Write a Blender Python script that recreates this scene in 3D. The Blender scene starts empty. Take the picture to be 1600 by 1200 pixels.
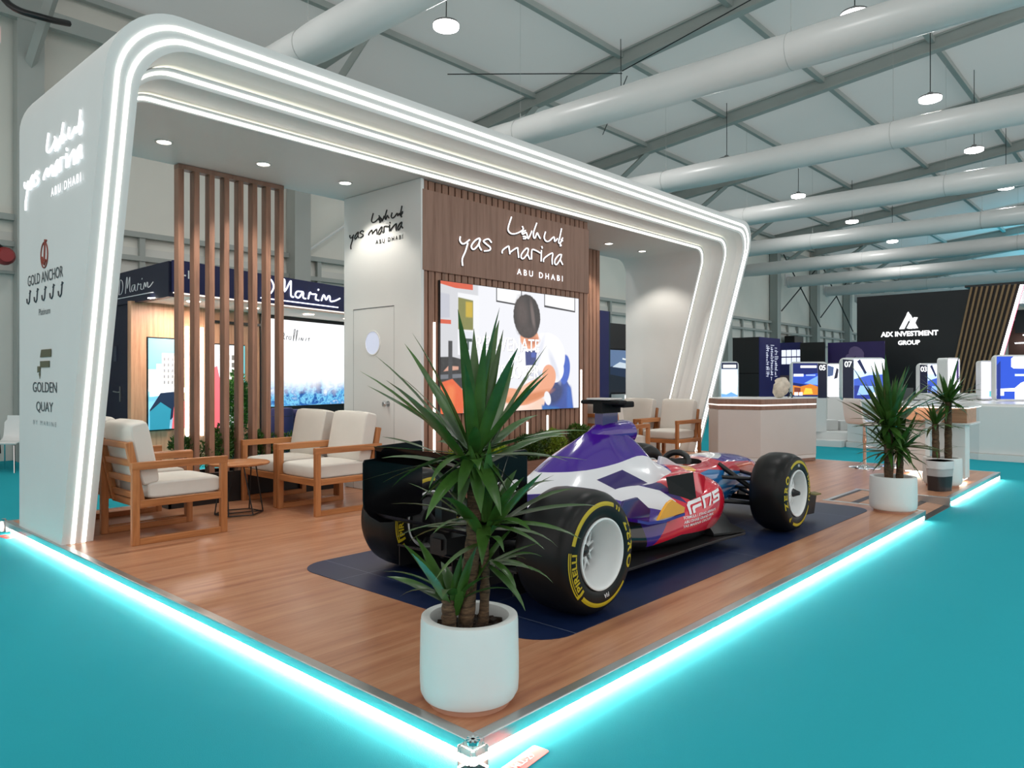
import bpy, bmesh, math, random
from mathutils import Vector, Matrix
from mathutils.bvhtree import BVHTree

C = bpy.context
S = C.scene
COL = S.collection
PI = math.pi

# ------------------------------------------------------------------ camera, world, exposure, big lights
PZ = 0.09                                   # stand floor height above the carpet
cam_d = bpy.data.cameras.new('camera')
cam = bpy.data.objects.new('camera', cam_d)
COL.objects.link(cam)
cam.location = (-1.777, -1.801, 1.34)
cam.rotation_euler = (PI/2, 0, math.radians(42.343 - 90))
cam_d.sensor_width = 36.0
cam_d.lens = 1150/1600*36.0
cam_d.shift_y = -8/1600
cam_d.clip_end = 300
S.camera = cam

world = bpy.data.worlds.new('hall_ambient')
S.world = world
world.use_nodes = True
bg = world.node_tree.nodes['Background']
bg.inputs[0].default_value = (1.0, 0.96, 0.93, 1)
bg.inputs[1].default_value = 1.15

S.view_settings.view_transform = 'Standard'
S.view_settings.look = 'None'
S.view_settings.gamma = 1.0
S.view_settings.use_curve_mapping = False
S.view_settings.exposure = 0.0

LAMP_POWER = 40.0


def light(name, kind, loc, energy, color=(1, 1, 1), rot=(0, 0, 0), size=0.3, **kw):
    d = bpy.data.lights.new(name, kind)
    d.energy = energy
    d.color = color
    if kind == 'AREA':
        d.shape = kw.get('shape', 'DISK')
        d.size = size
        if 'size_y' in kw:
            d.size_y = kw['size_y']
    elif kind == 'SPOT':
        d.spot_size = kw.get('angle', 1.2)
        d.spot_blend = kw.get('blend', 0.3)
        d.shadow_soft_size = size
    else:
        d.shadow_soft_size = size
    o = bpy.data.objects.new(name, d)
    o.location = loc
    o.rotation_euler = rot
    COL.objects.link(o)
    if kw.get('parent'):
        o.parent = kw['parent']
    return o


# cyan stage lights of the far end of the hall, thrown up on its roof
light('far_cyan_uplight', 'SPOT', (42, 1.0, 3.5), 1800, (0.02, 0.60, 0.85), (PI, 0, 0), 0.4, angle=2.6, blend=0.8)
light('far_cyan_uplight', 'SPOT', (52, 0, 3.5), 3000, (0.02, 0.60, 0.85), (PI, 0, 0), 0.4, angle=2.6, blend=0.8)


# ------------------------------------------------------------------ colour and materials
def lin(h):
    if isinstance(h, str):
        h = h.lstrip('#')
        v = [int(h[i:i+2], 16)/255 for i in (0, 2, 4)]
        return tuple((c/12.92 if c <= 0.04045 else ((c+0.055)/1.055)**2.4) for c in v)
    return tuple(h[:3])


MATS = {}


class NB:
    """tiny node-tree writer"""
    def __init__(s, name):
        s.m = bpy.data.materials.new(name)
        s.m.use_nodes = True
        s.t = s.m.node_tree
        s.b = s.t.nodes['Principled BSDF']
        s.tc = None

    def n(s, kind, **kw):
        x = s.t.nodes.new(kind)
        for k, v in kw.items():
            if k in x.inputs.keys() if hasattr(x.inputs, 'keys') else False:
                x.inputs[k].default_value = v
            else:
                setattr(x, k, v)
        return x

    def l(s, a, b):
        s.t.links.new(a, b)

    def obj(s):
        if s.tc is None:
            s.tc = s.n('ShaderNodeTexCoord')
        return s.tc.outputs['Object']

    def mapped(s, scale=(1, 1, 1), rot=(0, 0, 0)):
        mp = s.n('ShaderNodeMapping')
        mp.inputs['Scale'].default_value = scale
        mp.inputs['Rotation'].default_value = rot
        s.l(s.obj(), mp.inputs['Vector'])
        return mp.outputs['Vector']

    def noise(s, vec, scale, detail=3, rough=0.5):
        x = s.n('ShaderNodeTexNoise')
        x.inputs['Scale'].default_value = scale
        x.inputs['Detail'].default_value = detail
        x.inputs['Roughness'].default_value = rough
        s.l(vec, x.inputs['Vector'])
        return x.outputs['Fac']

    def ramp(s, fac, stops):
        r = s.n('ShaderNodeValToRGB')
        els = r.color_ramp.elements
        while len(els) < len(stops):
            els.new(0.5)
        for e, (p, c) in zip(els, stops):
            e.position = p
            e.color = (*lin(c), 1)
        s.l(fac, r.inputs['Fac'])
        return r.outputs['Color']

    def math(s, op, a, b=None, clamp=False):
        x = s.n('ShaderNodeMath')
        x.operation = op
        x.use_clamp = clamp
        for i, v in enumerate((a, b)):
            if v is None:
                continue
            if isinstance(v, (int, float)):
                x.inputs[i].default_value = v
            else:
                s.l(v, x.inputs[i])
        return x.outputs[0]

    def mix(s, fac, a, b):
        x = s.n('ShaderNodeMix')
        x.data_type = 'RGBA'
        if isinstance(fac, (int, float)):
            x.inputs[0].default_value = fac
        else:
            s.l(fac, x.inputs[0])
        for i, v in ((6, a), (7, b)):
            if isinstance(v, (tuple, str)):
                x.inputs[i].default_value = (*lin(v), 1)
            else:
                s.l(v, x.inputs[i])
        return x.outputs[2]

    def bump(s, h, strength=0.2, dist=0.01):
        b = s.n('ShaderNodeBump')
        b.inputs['Strength'].default_value = strength
        b.inputs['Distance'].default_value = dist
        s.l(h, b.inputs['Height'])
        s.l(b.outputs['Normal'], s.b.inputs['Normal'])


def shade(c, k):
    r = lin(c)
    return tuple(min(1.0, x*k) for x in r)


def pm(name, color, rough=0.5, metal=0.0, coat=0.0, var=0.06, vscale=6.0, bump=0.0, bscale=80.0, spec=0.5):
    """plain paint / plastic / cloth with a slight procedural mottle"""
    if name in MATS:
        return MATS[name]
    k = NB(name)
    f = k.noise(k.mapped(), vscale, 4)
    col = k.ramp(f, [(0.3, shade(color, 1-var)), (0.7, shade(color, 1+var))])
    k.l(col, k.b.inputs['Base Color'])
    k.b.inputs['Roughness'].default_value = rough
    k.b.inputs['Metallic'].default_value = metal
    k.b.inputs['Coat Weight'].default_value = coat
    k.b.inputs['Coat Roughness'].default_value = 0.04
    k.b.inputs['Specular IOR Level'].default_value = spec
    if bump:
        k.bump(k.noise(k.mapped(), bscale, 2), bump, 0.004)
    MATS[name] = k.m
    return k.m


def em(name, color, strength=1.0):
    if name in MATS:
        return MATS[name]
    k = NB(name)
    k.b.inputs['Base Color'].default_value = (*lin(color), 1)
    k.b.inputs['Emission Color'].default_value = (*lin(color), 1)
    k.b.inputs['Emission Strength'].default_value = strength
    k.b.inputs['Roughness'].default_value = 0.4
    MATS[name] = k.m
    return k.m


def wood(name, c1, c2, axis='z', rough=0.45, scale=1.0):
    """straight grain along the given axis"""
    if name in MATS:
        return MATS[name]
    k = NB(name)
    sc = {'x': (0.8, 14, 14), 'y': (14, 0.8, 14), 'z': (14, 14, 0.8)}[axis]
    v = k.mapped(tuple(x*scale for x in sc))
    f = k.noise(v, 1.6, 6, 0.6)
    g = k.noise(v, 9.0, 3, 0.5)
    f2 = k.math('ADD', k.math('MULTIPLY', f, 0.75), k.math('MULTIPLY', g, 0.25))
    k.l(k.ramp(f2, [(0.32, c2), (0.55, c1), (0.75, shade(c1, 1.1))]), k.b.inputs['Base Color'])
    k.b.inputs['Roughness'].default_value = rough
    k.bump(g, 0.06, 0.002)
    MATS[name] = k.m
    return k.m


def glass(name, color, alpha_t=0.7, rough=0.05):
    if name in MATS:
        return MATS[name]
    k = NB(name)
    k.b.inputs['Base Color'].default_value = (*lin(color), 1)
    k.b.inputs['Transmission Weight'].default_value = alpha_t
    k.b.inputs['Roughness'].default_value = rough
    k.b.inputs['IOR'].default_value = 1.3
    MATS[name] = k.m
    return k.m


def poly_mask(k, u, w, poly):
    """1 inside a convex polygon (counter-clockwise) of the two coordinate sockets"""
    area = sum(poly[i][0]*poly[(i+1) % len(poly)][1]-poly[(i+1) % len(poly)][0]*poly[i][1] for i in range(len(poly)))
    if area < 0:
        poly = poly[::-1]
    out = None
    for i, (x0, z0) in enumerate(poly):
        x1, z1 = poly[(i+1) % len(poly)]
        a, b = -(z1-z0), (x1-x0)
        c = -(a*x0+b*z0)
        e = k.math('ADD', k.math('ADD', k.math('MULTIPLY', u, a), k.math('MULTIPLY', w, b)), c)
        e = k.math('GREATER_THAN', e, 0.0)
        out = e if out is None else k.math('MULTIPLY', out, e)
    return out


def soft_picture(name, base, layers, strength=1.0, off=(0, 0), grain=0.0, au=0, aw=2):
    """a picture shown by a lit display: flat fields with soft edges. ('p', colour, convex polygon, softness) or
    ('e', colour, (cu, cw, ru, rw, turn), softness); coordinates are metres on the display"""
    k = NB(name)
    sp = k.n('ShaderNodeSeparateXYZ')
    k.l(k.obj(), sp.inputs[0])
    u = k.math('ADD', sp.outputs[au], off[0])
    w = k.math('ADD', sp.outputs[aw], off[1])
    cur = lin(base)
    nz = k.noise(k.mapped((1, 1, 1)), 22, 4, 0.6)
    for L in layers:
        kind, color, g, soft = L[:4]
        if kind == 'p':
            ar = sum(g[i][0]*g[(i+1) % len(g)][1]-g[(i+1) % len(g)][0]*g[i][1] for i in range(len(g)))
            g = g if ar > 0 else g[::-1]
            mk = None
            for i, (x0, z0) in enumerate(g):
                x1, z1 = g[(i+1) % len(g)]
                a, b = -(z1-z0), (x1-x0)
                q = math.hypot(a, b)
                a, b = a/q/soft, b/q/soft
                e = k.math('ADD', k.math('ADD', k.math('MULTIPLY', u, a), k.math('MULTIPLY', w, b)), -(a*x0+b*z0)+0.5, True)
                mk = e if mk is None else k.math('MULTIPLY', mk, e)
        else:
            cu, cw, ru, rw, tn = g
            c_, s_ = math.cos(tn), math.sin(tn)
            du, dw = k.math('SUBTRACT', u, cu), k.math('SUBTRACT', w, cw)
            a = k.math('ADD', k.math('MULTIPLY', du, c_/ru), k.math('MULTIPLY', dw, s_/ru))
            b = k.math('ADD', k.math('MULTIPLY', du, -s_/rw), k.math('MULTIPLY', dw, c_/rw))
            r = k.math('SQRT', k.math('ADD', k.math('MULTIPLY', a, a), k.math('MULTIPLY', b, b)))
            if len(L) > 4:
                r = k.math('ADD', r, k.math('MULTIPLY', k.math('SUBTRACT', nz, 0.5), L[4]))
            mk = k.math('MULTIPLY', k.math('SUBTRACT', 1.0+soft/2, r), 1.0/soft, True)
        cur = k.mix(mk, cur, color)
    if grain:
        cur = k.mix(k.math('MULTIPLY', nz, grain), cur, (1, 1, 1))
    k.l(cur, k.b.inputs['Emission Color'])
    k.b.inputs['Emission Strength'].default_value = strength
    k.b.inputs['Base Color'].default_value = (0.02, 0.02, 0.02, 1)
    k.b.inputs['Roughness'].default_value = 0.3
    return k.m


# ------------------------------------------------------------------ geometry
class MB:
    def __init__(s):
        s.v, s.f, s.m = [], [], []

    def add(s, vs, fs, m=0):
        o = len(s.v)
        s.v += [tuple(p) for p in vs]
        s.f += [tuple(i+o for i in f) for f in fs]
        s.m += [m]*len(fs)
        return s

    def box(s, x0, x1, y0, y1, z0, z1, m=0):
        return s.add([(x0, y0, z0), (x1, y0, z0), (x1, y1, z0), (x0, y1, z0), (x0, y0, z1), (x1, y0, z1), (x1, y1, z1), (x0, y1, z1)],
                     [(0, 3, 2, 1), (4, 5, 6, 7), (0, 1, 5, 4), (1, 2, 6, 5), (2, 3, 7, 6), (3, 0, 4, 7)], m)

    def mbox(s, M, sx, sy, sz, m=0):
        """box of full sizes centred on the matrix"""
        vs = [M @ Vector((a*sx/2, b*sy/2, c*sz/2)) for c in (-1, 1) for a, b in ((-1, -1), (1, -1), (1, 1), (-1, 1))]
        return s.add(vs, [(0, 3, 2, 1), (4, 5, 6, 7), (0, 1, 5, 4), (1, 2, 6, 5), (2, 3, 7, 6), (3, 0, 4, 7)], m)

    def tube(s, path, r, n=8, closed=False, m=0, flat=None):
        P = [Vector(p) for p in path]
        N = len(P)
        rs = r if isinstance(r, (list, tuple)) else [r]*N
        rings, up = [], None
        for i, p in enumerate(P):
            if closed:
                t = (P[(i+1) % N]-P[i-1]).normalized()
            else:
                t = (P[min(i+1, N-1)]-P[max(i-1, 0)])
                t = t.normalized() if t.length > 1e-9 else Vector((0, 0, 1))
            if up is None:
                up = Vector((0, 0, 1)) if abs(t.z) < 0.9 else Vector((1, 0, 0))
                up = Vector(flat) if flat else up
            a = t.cross(up)
            if a.length < 1e-6:
                a = t.cross(Vector((1, 0.3, 0.2)))
            a.normalize()
            b = a.cross(t).normalized()
            if not flat:
                up = b
            rings.append([p + (a*math.cos(2*PI*j/n)+b*math.sin(2*PI*j/n))*rs[i] for j in range(n)])
        vs = [q for ring in rings for q in ring]
        fs = []
        for i in range(N if closed else N-1):
            i2 = (i+1) % N
            for j in range(n):
                j2 = (j+1) % n
                fs.append((i*n+j, i*n+j2, i2*n+j2, i2*n+j))
        if not closed:
            fs.append(tuple(range(n-1, -1, -1)))
            fs.append(tuple((N-1)*n+j for j in range(n)))
        return s.add(vs, fs, m)

    def lathe(s, prof, n=40, c=(0, 0, 0), axis='z', m=0, closed=False, mi=None):
        vs, fs, ms = [], [], []
        for r, h in prof:
            for j in range(n):
                a = 2*PI*j/n
                if axis == 'z':
                    vs.append((c[0]+r*math.cos(a), c[1]+r*math.sin(a), c[2]+h))
                elif axis == 'y':
                    vs.append((c[0]+r*math.sin(a), c[1]+h, c[2]+r*math.cos(a)))
                else:
                    vs.append((c[0]+h, c[1]+r*math.cos(a), c[2]+r*math.sin(a)))
        K = len(prof)
        o = len(s.v)
        for i in range(K if closed else K-1):
            i2 = (i+1) % K
            for j in range(n):
                j2 = (j+1) % n
                fs.append((i*n+j, i*n+j2, i2*n+j2, i2*n+j))
                ms.append(mi[i] if mi else m)
        s.v += vs
        s.f += [tuple(q+o for q in f) for f in fs]
        s.m += ms
        return s

    def loft(s, rings, m=0, caps=True, closed_ring=True):
        n = len(rings[0])
        vs = [p for r in rings for p in r]
        fs = []
        for i in range(len(rings)-1):
            for j in range(n if closed_ring else n-1):
                j2 = (j+1) % n
                fs.append((i*n+j, i*n+j2, (i+1)*n+j2, (i+1)*n+j))
        if caps and closed_ring:
            fs.append(tuple(range(n-1, -1, -1)))
            fs.append(tuple((len(rings)-1)*n+j for j in range(n)))
        return s.add(vs, fs, m)

    def prism(s, poly, M, t, m=0):
        """flat polygon (u, w) mapped by M(u, w, h) with h from 0 to t"""
        n = len(poly)
        vs = [M(u, w, 0) for u, w in poly]+[M(u, w, t) for u, w in poly]
        fs = [tuple(range(n-1, -1, -1)), tuple(range(n, 2*n))]+[(i, (i+1) % n, n+(i+1) % n, n+i) for i in range(n)]
        return s.add(vs, fs, m)

    def shift(s, d):
        s.v = [(x+d[0], y+d[1], z+d[2]) for x, y, z in s.v]
        return s


def obj(name, mb, mats, parent=None, smooth=None, bevel=0.0, seg=2, world=True, sub=0):
    """one mesh object; with world=True the coordinates are world ones and are moved under an unrotated parent"""
    if not isinstance(mats, (list, tuple)):
        mats = [mats]
    v = mb.v
    if parent is not None and world:
        p = parent
        off = Vector((0, 0, 0))
        while p is not None:
            off += Vector(p.location)
            p = p.parent
        v = [(x-off.x, y-off.y, z-off.z) for x, y, z in v]
    me = bpy.data.meshes.new(name)
    me.from_pydata(v, [], mb.f)
    for mt in mats:
        me.materials.append(mt)
    me.polygons.foreach_set('material_index', mb.m)
    me.update()
    bm = bmesh.new()
    bm.from_mesh(me)
    bmesh.ops.recalc_face_normals(bm, faces=bm.faces)
    bm.to_mesh(me)
    bm.free()
    if smooth:
        me.polygons.foreach_set('use_smooth', [True]*len(me.polygons))
        me.set_sharp_from_angle(angle=math.radians(smooth))
    o = bpy.data.objects.new(name, me)
    COL.objects.link(o)
    if parent is not None:
        o.parent = parent
    if bevel:
        b = o.modifiers.new('bevel', 'BEVEL')
        b.width = bevel
        b.segments = seg
        b.limit_method = 'ANGLE'
        b.angle_limit = math.radians(40)
    if sub:
        sm = o.modifiers.new('sub', 'SUBSURF')
        sm.levels = sub
        sm.render_levels = sub
    return o


def tag(o, label=None, cat=None, group=None, kind=None):
    if label:
        o['label'] = label
    if cat:
        o['category'] = cat
    if group:
        o['group'] = group
    if kind:
        o['kind'] = kind
    return o


def thing(name, label, cat, loc=(0, 0, 0), rotz=0.0, group=None):
    o = bpy.data.objects.new(name, None)
    COL.objects.link(o)
    o.location = loc
    o.rotation_euler = (0, 0, rotz)
    o.empty_display_size = 0.2
    return tag(o, label, cat, group)


def copy_tree(o, parent=None, loc=None, rotz=None, label=None):
    c = o.copy()
    COL.objects.link(c)
    if parent is not None:
        c.parent = parent
    if loc is not None:
        c.location = loc
    if rotz is not None:
        c.rotation_euler = (0, 0, rotz)
    if label:
        c['label'] = label
    for ch in list(o.children):
        copy_tree(ch, c)
    return c


TEXT = {}


def text_geo(s, bold=0.0, spacing=1.0, shear=0.0):
    """letters as a flat mesh, cap height about 1, starting at the origin"""
    key = (s, bold, spacing, shear)
    if key in TEXT:
        return TEXT[key]
    cu = bpy.data.curves.new('t', 'FONT')
    cu.body = s
    cu.size = 1.45
    cu.offset = bold
    cu.space_character = spacing
    cu.shear = shear
    cu.resolution_u = 3
    ob = bpy.data.objects.new('t', cu)
    COL.objects.link(ob)
    dg = C.evaluated_depsgraph_get()
    me = bpy.data.meshes.new_from_object(ob.evaluated_get(dg))
    vs = [tuple(v.co) for v in me.vertices]
    fs = [tuple(p.vertices) for p in me.polygons]
    bpy.data.objects.remove(ob)
    bpy.data.curves.remove(cu)
    bpy.data.meshes.remove(me)
    x0 = min(v[0] for v in vs)
    x1 = max(v[0] for v in vs)
    TEXT[key] = ([(v[0]-x0, v[1]) for v in vs], fs, x1-x0)
    return TEXT[key]


def put_text(mb, s, M, height=None, width=None, align='c', m=0, **kw):
    """write s on the surface M(u, w) -> point; u from the anchor, w up from the baseline"""
    vs, fs, W = text_geo(s, **kw)
    h = height if height else width/W
    sx = (width/W) if width else h
    off = {'c': -W/2, 'l': 0.0, 'r': -W}[align]
    mb.add([M((u+off)*sx, w*h) for u, w in vs], fs, m)


def plane(o, u, w, n=(0, 0, 0), lift=0.0):
    o, u, w, n = Vector(o), Vector(u), Vector(w), Vector(n)
    return lambda a, b, h=0.0: o+u*a+w*b+n*(lift+h)


def crm(pts, k):
    """Catmull-Rom through a list of tuples"""
    out = []
    n = len(pts)
    for i in range(n-1):
        p0, p1, p2, p3 = pts[max(i-1, 0)], pts[i], pts[i+1], pts[min(i+2, n-1)]
        for j in range(k):
            t = j/k
            out.append(tuple(0.5*((2*b)+(-a+c)*t+(2*a-5*b+4*c-d)*t*t+(-a+3*b-3*c+d)*t**3) for a, b, c, d in zip(p0, p1, p2, p3)))
    out.append(tuple(pts[-1]))
    return out


def rrect(x0, x1, z0, z1, r, n=6):
    out = []
    for cx, cz, a0 in ((x1-r, z0+r, -PI/2), (x1-r, z1-r, 0), (x0+r, z1-r, PI/2), (x0+r, z0+r, PI)):
        for i in range(n+1):
            a = a0+PI/2*i/n
            out.append((cx+r*math.cos(a), cz+r*math.sin(a)))
    return out


# ------------------------------------------------------------------ shared materials
white = pm('white_paint', (0.72, 0.73, 0.72), 0.55, var=0.015, vscale=2)
white_gloss = pm('white_lacquer', (0.78, 0.79, 0.78), 0.25, var=0.015)
led = em('led_white', (1.0, 0.97, 0.91), 3.4)
led_pure = em('led_cool_white', (0.97, 0.98, 1.0), 6.0)
led_floor = em('led_floor_white', (1.0, 0.64, 0.54), 95.0)
lamp_em = em('lamp_diffuser', (1, 0.98, 0.95), 14.0)
spot_em = em('downlight_lens', (1, 0.95, 0.85), 12.0)
black = pm('black_plastic', (0.012, 0.012, 0.013), 0.35)
blackm = pm('black_metal', (0.015, 0.015, 0.016), 0.4, 0.3)
steel = pm('brushed_steel', (0.55, 0.56, 0.57), 0.28, 1.0)
chrome = pm('chrome', (0.8, 0.8, 0.8), 0.08, 1.0)
walnut = wood('walnut_slat', '#9a715c', '#70503f', 'z')
walnut_x = wood('walnut_panel', '#92705f', '#7a5848', 'z', scale=0.6)
oak_z = wood('oak_z', '#b87a4a', '#8f5529', 'z', 0.4)
oak_x = wood('oak_x', '#b87a4a', '#8f5529', 'x', 0.4)
oak_y = wood('oak_y', '#b87a4a', '#8f5529', 'y', 0.4)
pinkwood = wood('pale_wood', '#d6a482', '#bd8766', 'z', 0.45)
cushion = pm('cushion_cloth', (0.66, 0.63, 0.58), 0.9, var=0.04, vscale=3, bump=0.25, bscale=500)
navy = pm('navy_panel', '#0d1330', 0.45)
navy2 = pm('navy_blue_print', '#1b1d5c', 0.45)
gunmetal = pm('grey_steel_frame', '#a3a8a4', 0.5, 0.0, var=0.05, vscale=1.0)
soil_m = pm('soil', '#2a1c12', 0.95, var=0.5, vscale=40, bump=0.8, bscale=60)
ink = pm('sign_ink', '#3a3f45', 0.5)
# ================================================================== THE HALL
def struct(name, mb, mats, label=None, **kw):
    o = obj(name, mb, mats, **kw)
    o['kind'] = 'structure'
    if label:
        o['label'] = label
    return o


k = NB('teal_carpet')
f = k.noise(k.mapped(), 260, 2)
f2 = k.noise(k.mapped((1, 1, 1)), 1.2, 3)
c = k.mix(k.math('MULTIPLY', f2, 0.5), (0.025, 0.345, 0.415), (0.029, 0.375, 0.445))
k.l(k.mix(k.math('MULTIPLY', f, 0.25), c, (0.004, 0.24, 0.30)), k.b.inputs['Base Color'])
k.b.inputs['Roughness'].default_value = 0.95
k.b.inputs['Specular IOR Level'].default_value = 0.03
k.bump(f, 0.3, 0.003)
struct('floor', MB().box(-9, 75, -10, 12.6, -0.05, 0), k.m, 'turquoise exhibition carpet of the hall')

canvas = pm('hall_wall_canvas', (0.74, 0.73, 0.67), 0.8, var=0.05, vscale=0.5)
panelm = pm('hall_wall_panel', (0.66, 0.66, 0.62), 0.6, var=0.05, vscale=0.6)
wb = MB().box(-9, 75, 12.45, 12.6, 3.75, 8.2, 0)
wb.box(-9, 75, 12.42, 12.6, 0, 3.75, 1)
struct('wall_back', wb, [canvas, panelm], 'pale canvas back wall of the hall')
struct('wall_far', MB().box(75, 75.2, -12, 12.6, 0, 11.2), canvas, 'far end wall of the hall')


def roof_z(y):
    return 8.03+0.1*(12.3-y)


rm = MB().add([(-9, 12.6, roof_z(12.6)), (75.2, 12.6, roof_z(12.6)), (75.2, -12, roof_z(-12)), (-9, -12, roof_z(-12))], [(0, 1, 2, 3)])
k = NB('roof_membrane')                      # tent cloth: translucency added to let world light lift the dark roof
k.b.inputs['Base Color'].default_value = (0.70, 0.69, 0.67, 1)
k.b.inputs['Roughness'].default_value = 0.8
tr = k.n('ShaderNodeBsdfTranslucent')
f = k.noise(k.mapped((0.35, 0.35, 0.35)), 1.0, 3)
k.l(k.ramp(f, [(0.3, (0.66, 0.70, 0.70)), (0.7, (0.76, 0.79, 0.79))]), tr.inputs['Color'])
mx = k.n('ShaderNodeMixShader')
mx.inputs[0].default_value = 0.175
k.l(k.b.outputs[0], mx.inputs[1])
k.l(tr.outputs[0], mx.inputs[2])
k.l(mx.outputs[0], k.t.nodes['Material Output'].inputs['Surface'])
roofm = k.m
struct('ceiling', rm, roofm, 'pale fabric roof of the hall')

COLX = [1.8+5*i for i in range(-1, 14)]
for i, x in enumerate(COLX):
    m = MB()
    m.box(x-0.16, x+0.16, 12.05, 12.41, 0, 7.6)
    m.box(x-0.19, x+0.19, 12.03, 12.06, 0, 7.6)
    struct('column', m, gunmetal, 'grey steel column of the hall back wall')
    b = MB()                                        # sloping rafter of I section with its knee brace
    for dz0, dz1, hw in ((-0.36, -0.32, 0.10), (-0.34, -0.06, 0.05), (-0.06, -0.02, 0.10)):
        vs = []
        for y in (12.4, -12):
            for xx in (x-hw, x+hw):
                for dz in (dz0, dz1):
                    vs.append((xx, y, roof_z(y)+dz))
        b.add(vs, [(0, 1, 3, 2), (4, 6, 7, 5), (0, 2, 6, 4), (1, 5, 7, 3), (0, 4, 5, 1), (2, 3, 7, 6)])
    struct('roof_beam', b, gunmetal, 'grey sloping rafter under the hall roof')
    kb = MB().tube([(x, 12.1, 6.45), (x, 9.75, roof_z(9.75)-0.33)], 0.09, 4)
    struct('brace_beam', kb, gunmetal, 'grey knee brace from wall column to rafter')
for y in (12.25, 9.8, 7.3, 4.75, 2.35, -0.1, -2.6, -5.2):
    p = MB().box(-9, 75, y-0.06, y+0.06, roof_z(y)-0.17, roof_z(y)-0.05)
    struct('purlin_beam', p, gunmetal, 'grey purlin running along the hall roof')
e = MB().box(-9, 75, 12.02, 12.16, 7.15, 7.42)
struct('eave_beam', e, gunmetal, 'grey eave beam along the top of the back wall')
for z, h in ((3.93, 0.10), (3.5, 0.09), (3.05, 0.05)):
    struct('rail_beam', MB().box(-9, 75, 12.3, 12.43, z, z+h), gunmetal, 'grey horizontal rail of the hall back wall')
st = MB()
for i in range(60):
    x = -12.6+i*1.25
    st.box(x-0.05, x+0.05, 12.33, 12.43, 3.05, 3.95)
struct('rail_stud_trim', st, gunmetal, 'short grey studs between the wall rails')

cable = pm('dark_cable', '#2b2f30', 0.5, 0.4)
for i, (x0, x1) in enumerate(((31.95, 36.65), (36.95, 41.65))):
    for (a, b, r) in (((x0, 11.98, 4.5), (x1, 11.98, 7.1), 0.03), ((x0, 11.88, 7.1), (x1, 11.88, 4.0), 0.032)):
        t = obj('bracing_cable', MB().tube([a, b], r, 6), cable)
        tag(t, 'dark diagonal bracing cable crossing the far back wall bays', 'cable', 'wall bracing cables')
t = obj('tie_strap', MB().tube([(6.9, 12.2, 4.02), (8.3, 12.2, 5.05)], 0.03, 6), white)
tag(t, 'thin white diagonal strap on the back wall behind the wooden slat screen', 'strap')
for a, b, lab in (((11.8, 7.3, 8.05), (9.0, 9.9, 7.9), 'thin roof wire left of the nearest high rafter joint'),
                  ((11.8, 7.3, 8.1), (11.2, 2.0, 8.7), 'thin roof wire rising from the nearest rafter joint to the picture top'),
                  ((12.0, 7.3, 8.05), (14.6, 9.8, 7.95), 'thin roof wire hanging above the arch middle')):
    tag(obj('roof_wire', MB().tube([a, b], 0.012, 5), cable), lab, 'wire')

# ------------------------------------------------------------------ white fabric air ducts, one per bay
duct_m = pm('duct_fabric', (0.66, 0.66, 0.65), 0.30, var=0.02, vscale=1.5)
seam_m = pm('duct_seam', (0.42, 0.43, 0.42), 0.5)
DZ = 5.91
DX = [3.82, 8.45, 13.25, 18.0, 23.0, 27.9, 32.8, 37.8, 42.8]
DNAME = ['nearest one, over the left end of the arch', 'second one, rising behind the middle of the arch',
         'third one, leaving the arch right of its middle', 'fourth one, leaving the arch near its corner',
         'fifth one, just past the arch corner', 'sixth one, ending beside the arch leg',
         'seventh one, ending over crossed cables', 'eighth one, low over the black wall', 'farthest one in cyan light']
for i, x in enumerate(DX):
    t = thing('air_duct', 'white tubular air duct, ' + DNAME[i], 'air duct', (x, 11.9, DZ), 0, 'white air ducts under the roof')
    R = 0.26
    rr = random.Random(i)
    seams = [11.9-0.1, 7.35-rr.random()*0.3, 2.5-rr.random()*0.3, -2.4, -7]
    prof = []
    y = 11.9
    while y > -11:
        near = min(abs(y-s) for s in seams)
        prof.append((R-0.012*math.exp(-(near/0.12)**2)+0.003*math.sin(y*3.1+i), -(y-11.9)*-1))
        y -= 0.16
    m = MB()
    prof = [(0.02, 0.0)]+prof
    m.lathe(prof, 28, (x, 11.9, DZ), 'y')
    obj('duct_tube', m, duct_m, t, smooth=60)
    for s_ in seams[1:4]:
        obj('duct_seam', MB().tube([(x+0.252*math.cos(a), s_, DZ+0.252*math.sin(a)) for a in [2*PI*j/32 for j in range(32)]], 0.006, 5, closed=True), seam_m, t, smooth=60)
        z1 = roof_z(s_)-0.05
        obj('hanger', MB().tube([(x-0.03, s_, DZ+.24), (x, s_, DZ+.36), (x, s_, z1)], 0.003, 4).tube([(x+0.03, s_, DZ+.24), (x, s_, DZ+.36)], 0.006, 4), seam_m, t)
    obj('end_cap', MB().lathe([(0.0, 0.11), (R+0.01, 0.11), (R+0.01, 0.0), (R-0.02, 0.0)], 28, (x, 11.9, DZ), 'y'), duct_m, t, smooth=40)
    obj('wall_bracket', MB().box(x-0.32, x+0.32, 12.02, 12.06, 5.72, 6.28), duct_m, t)

# ------------------------------------------------------------------ pendant hall lamps
shade_m = pm('lamp_shade', (0.25, 0.25, 0.25), 0.4, 0.5)


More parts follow.
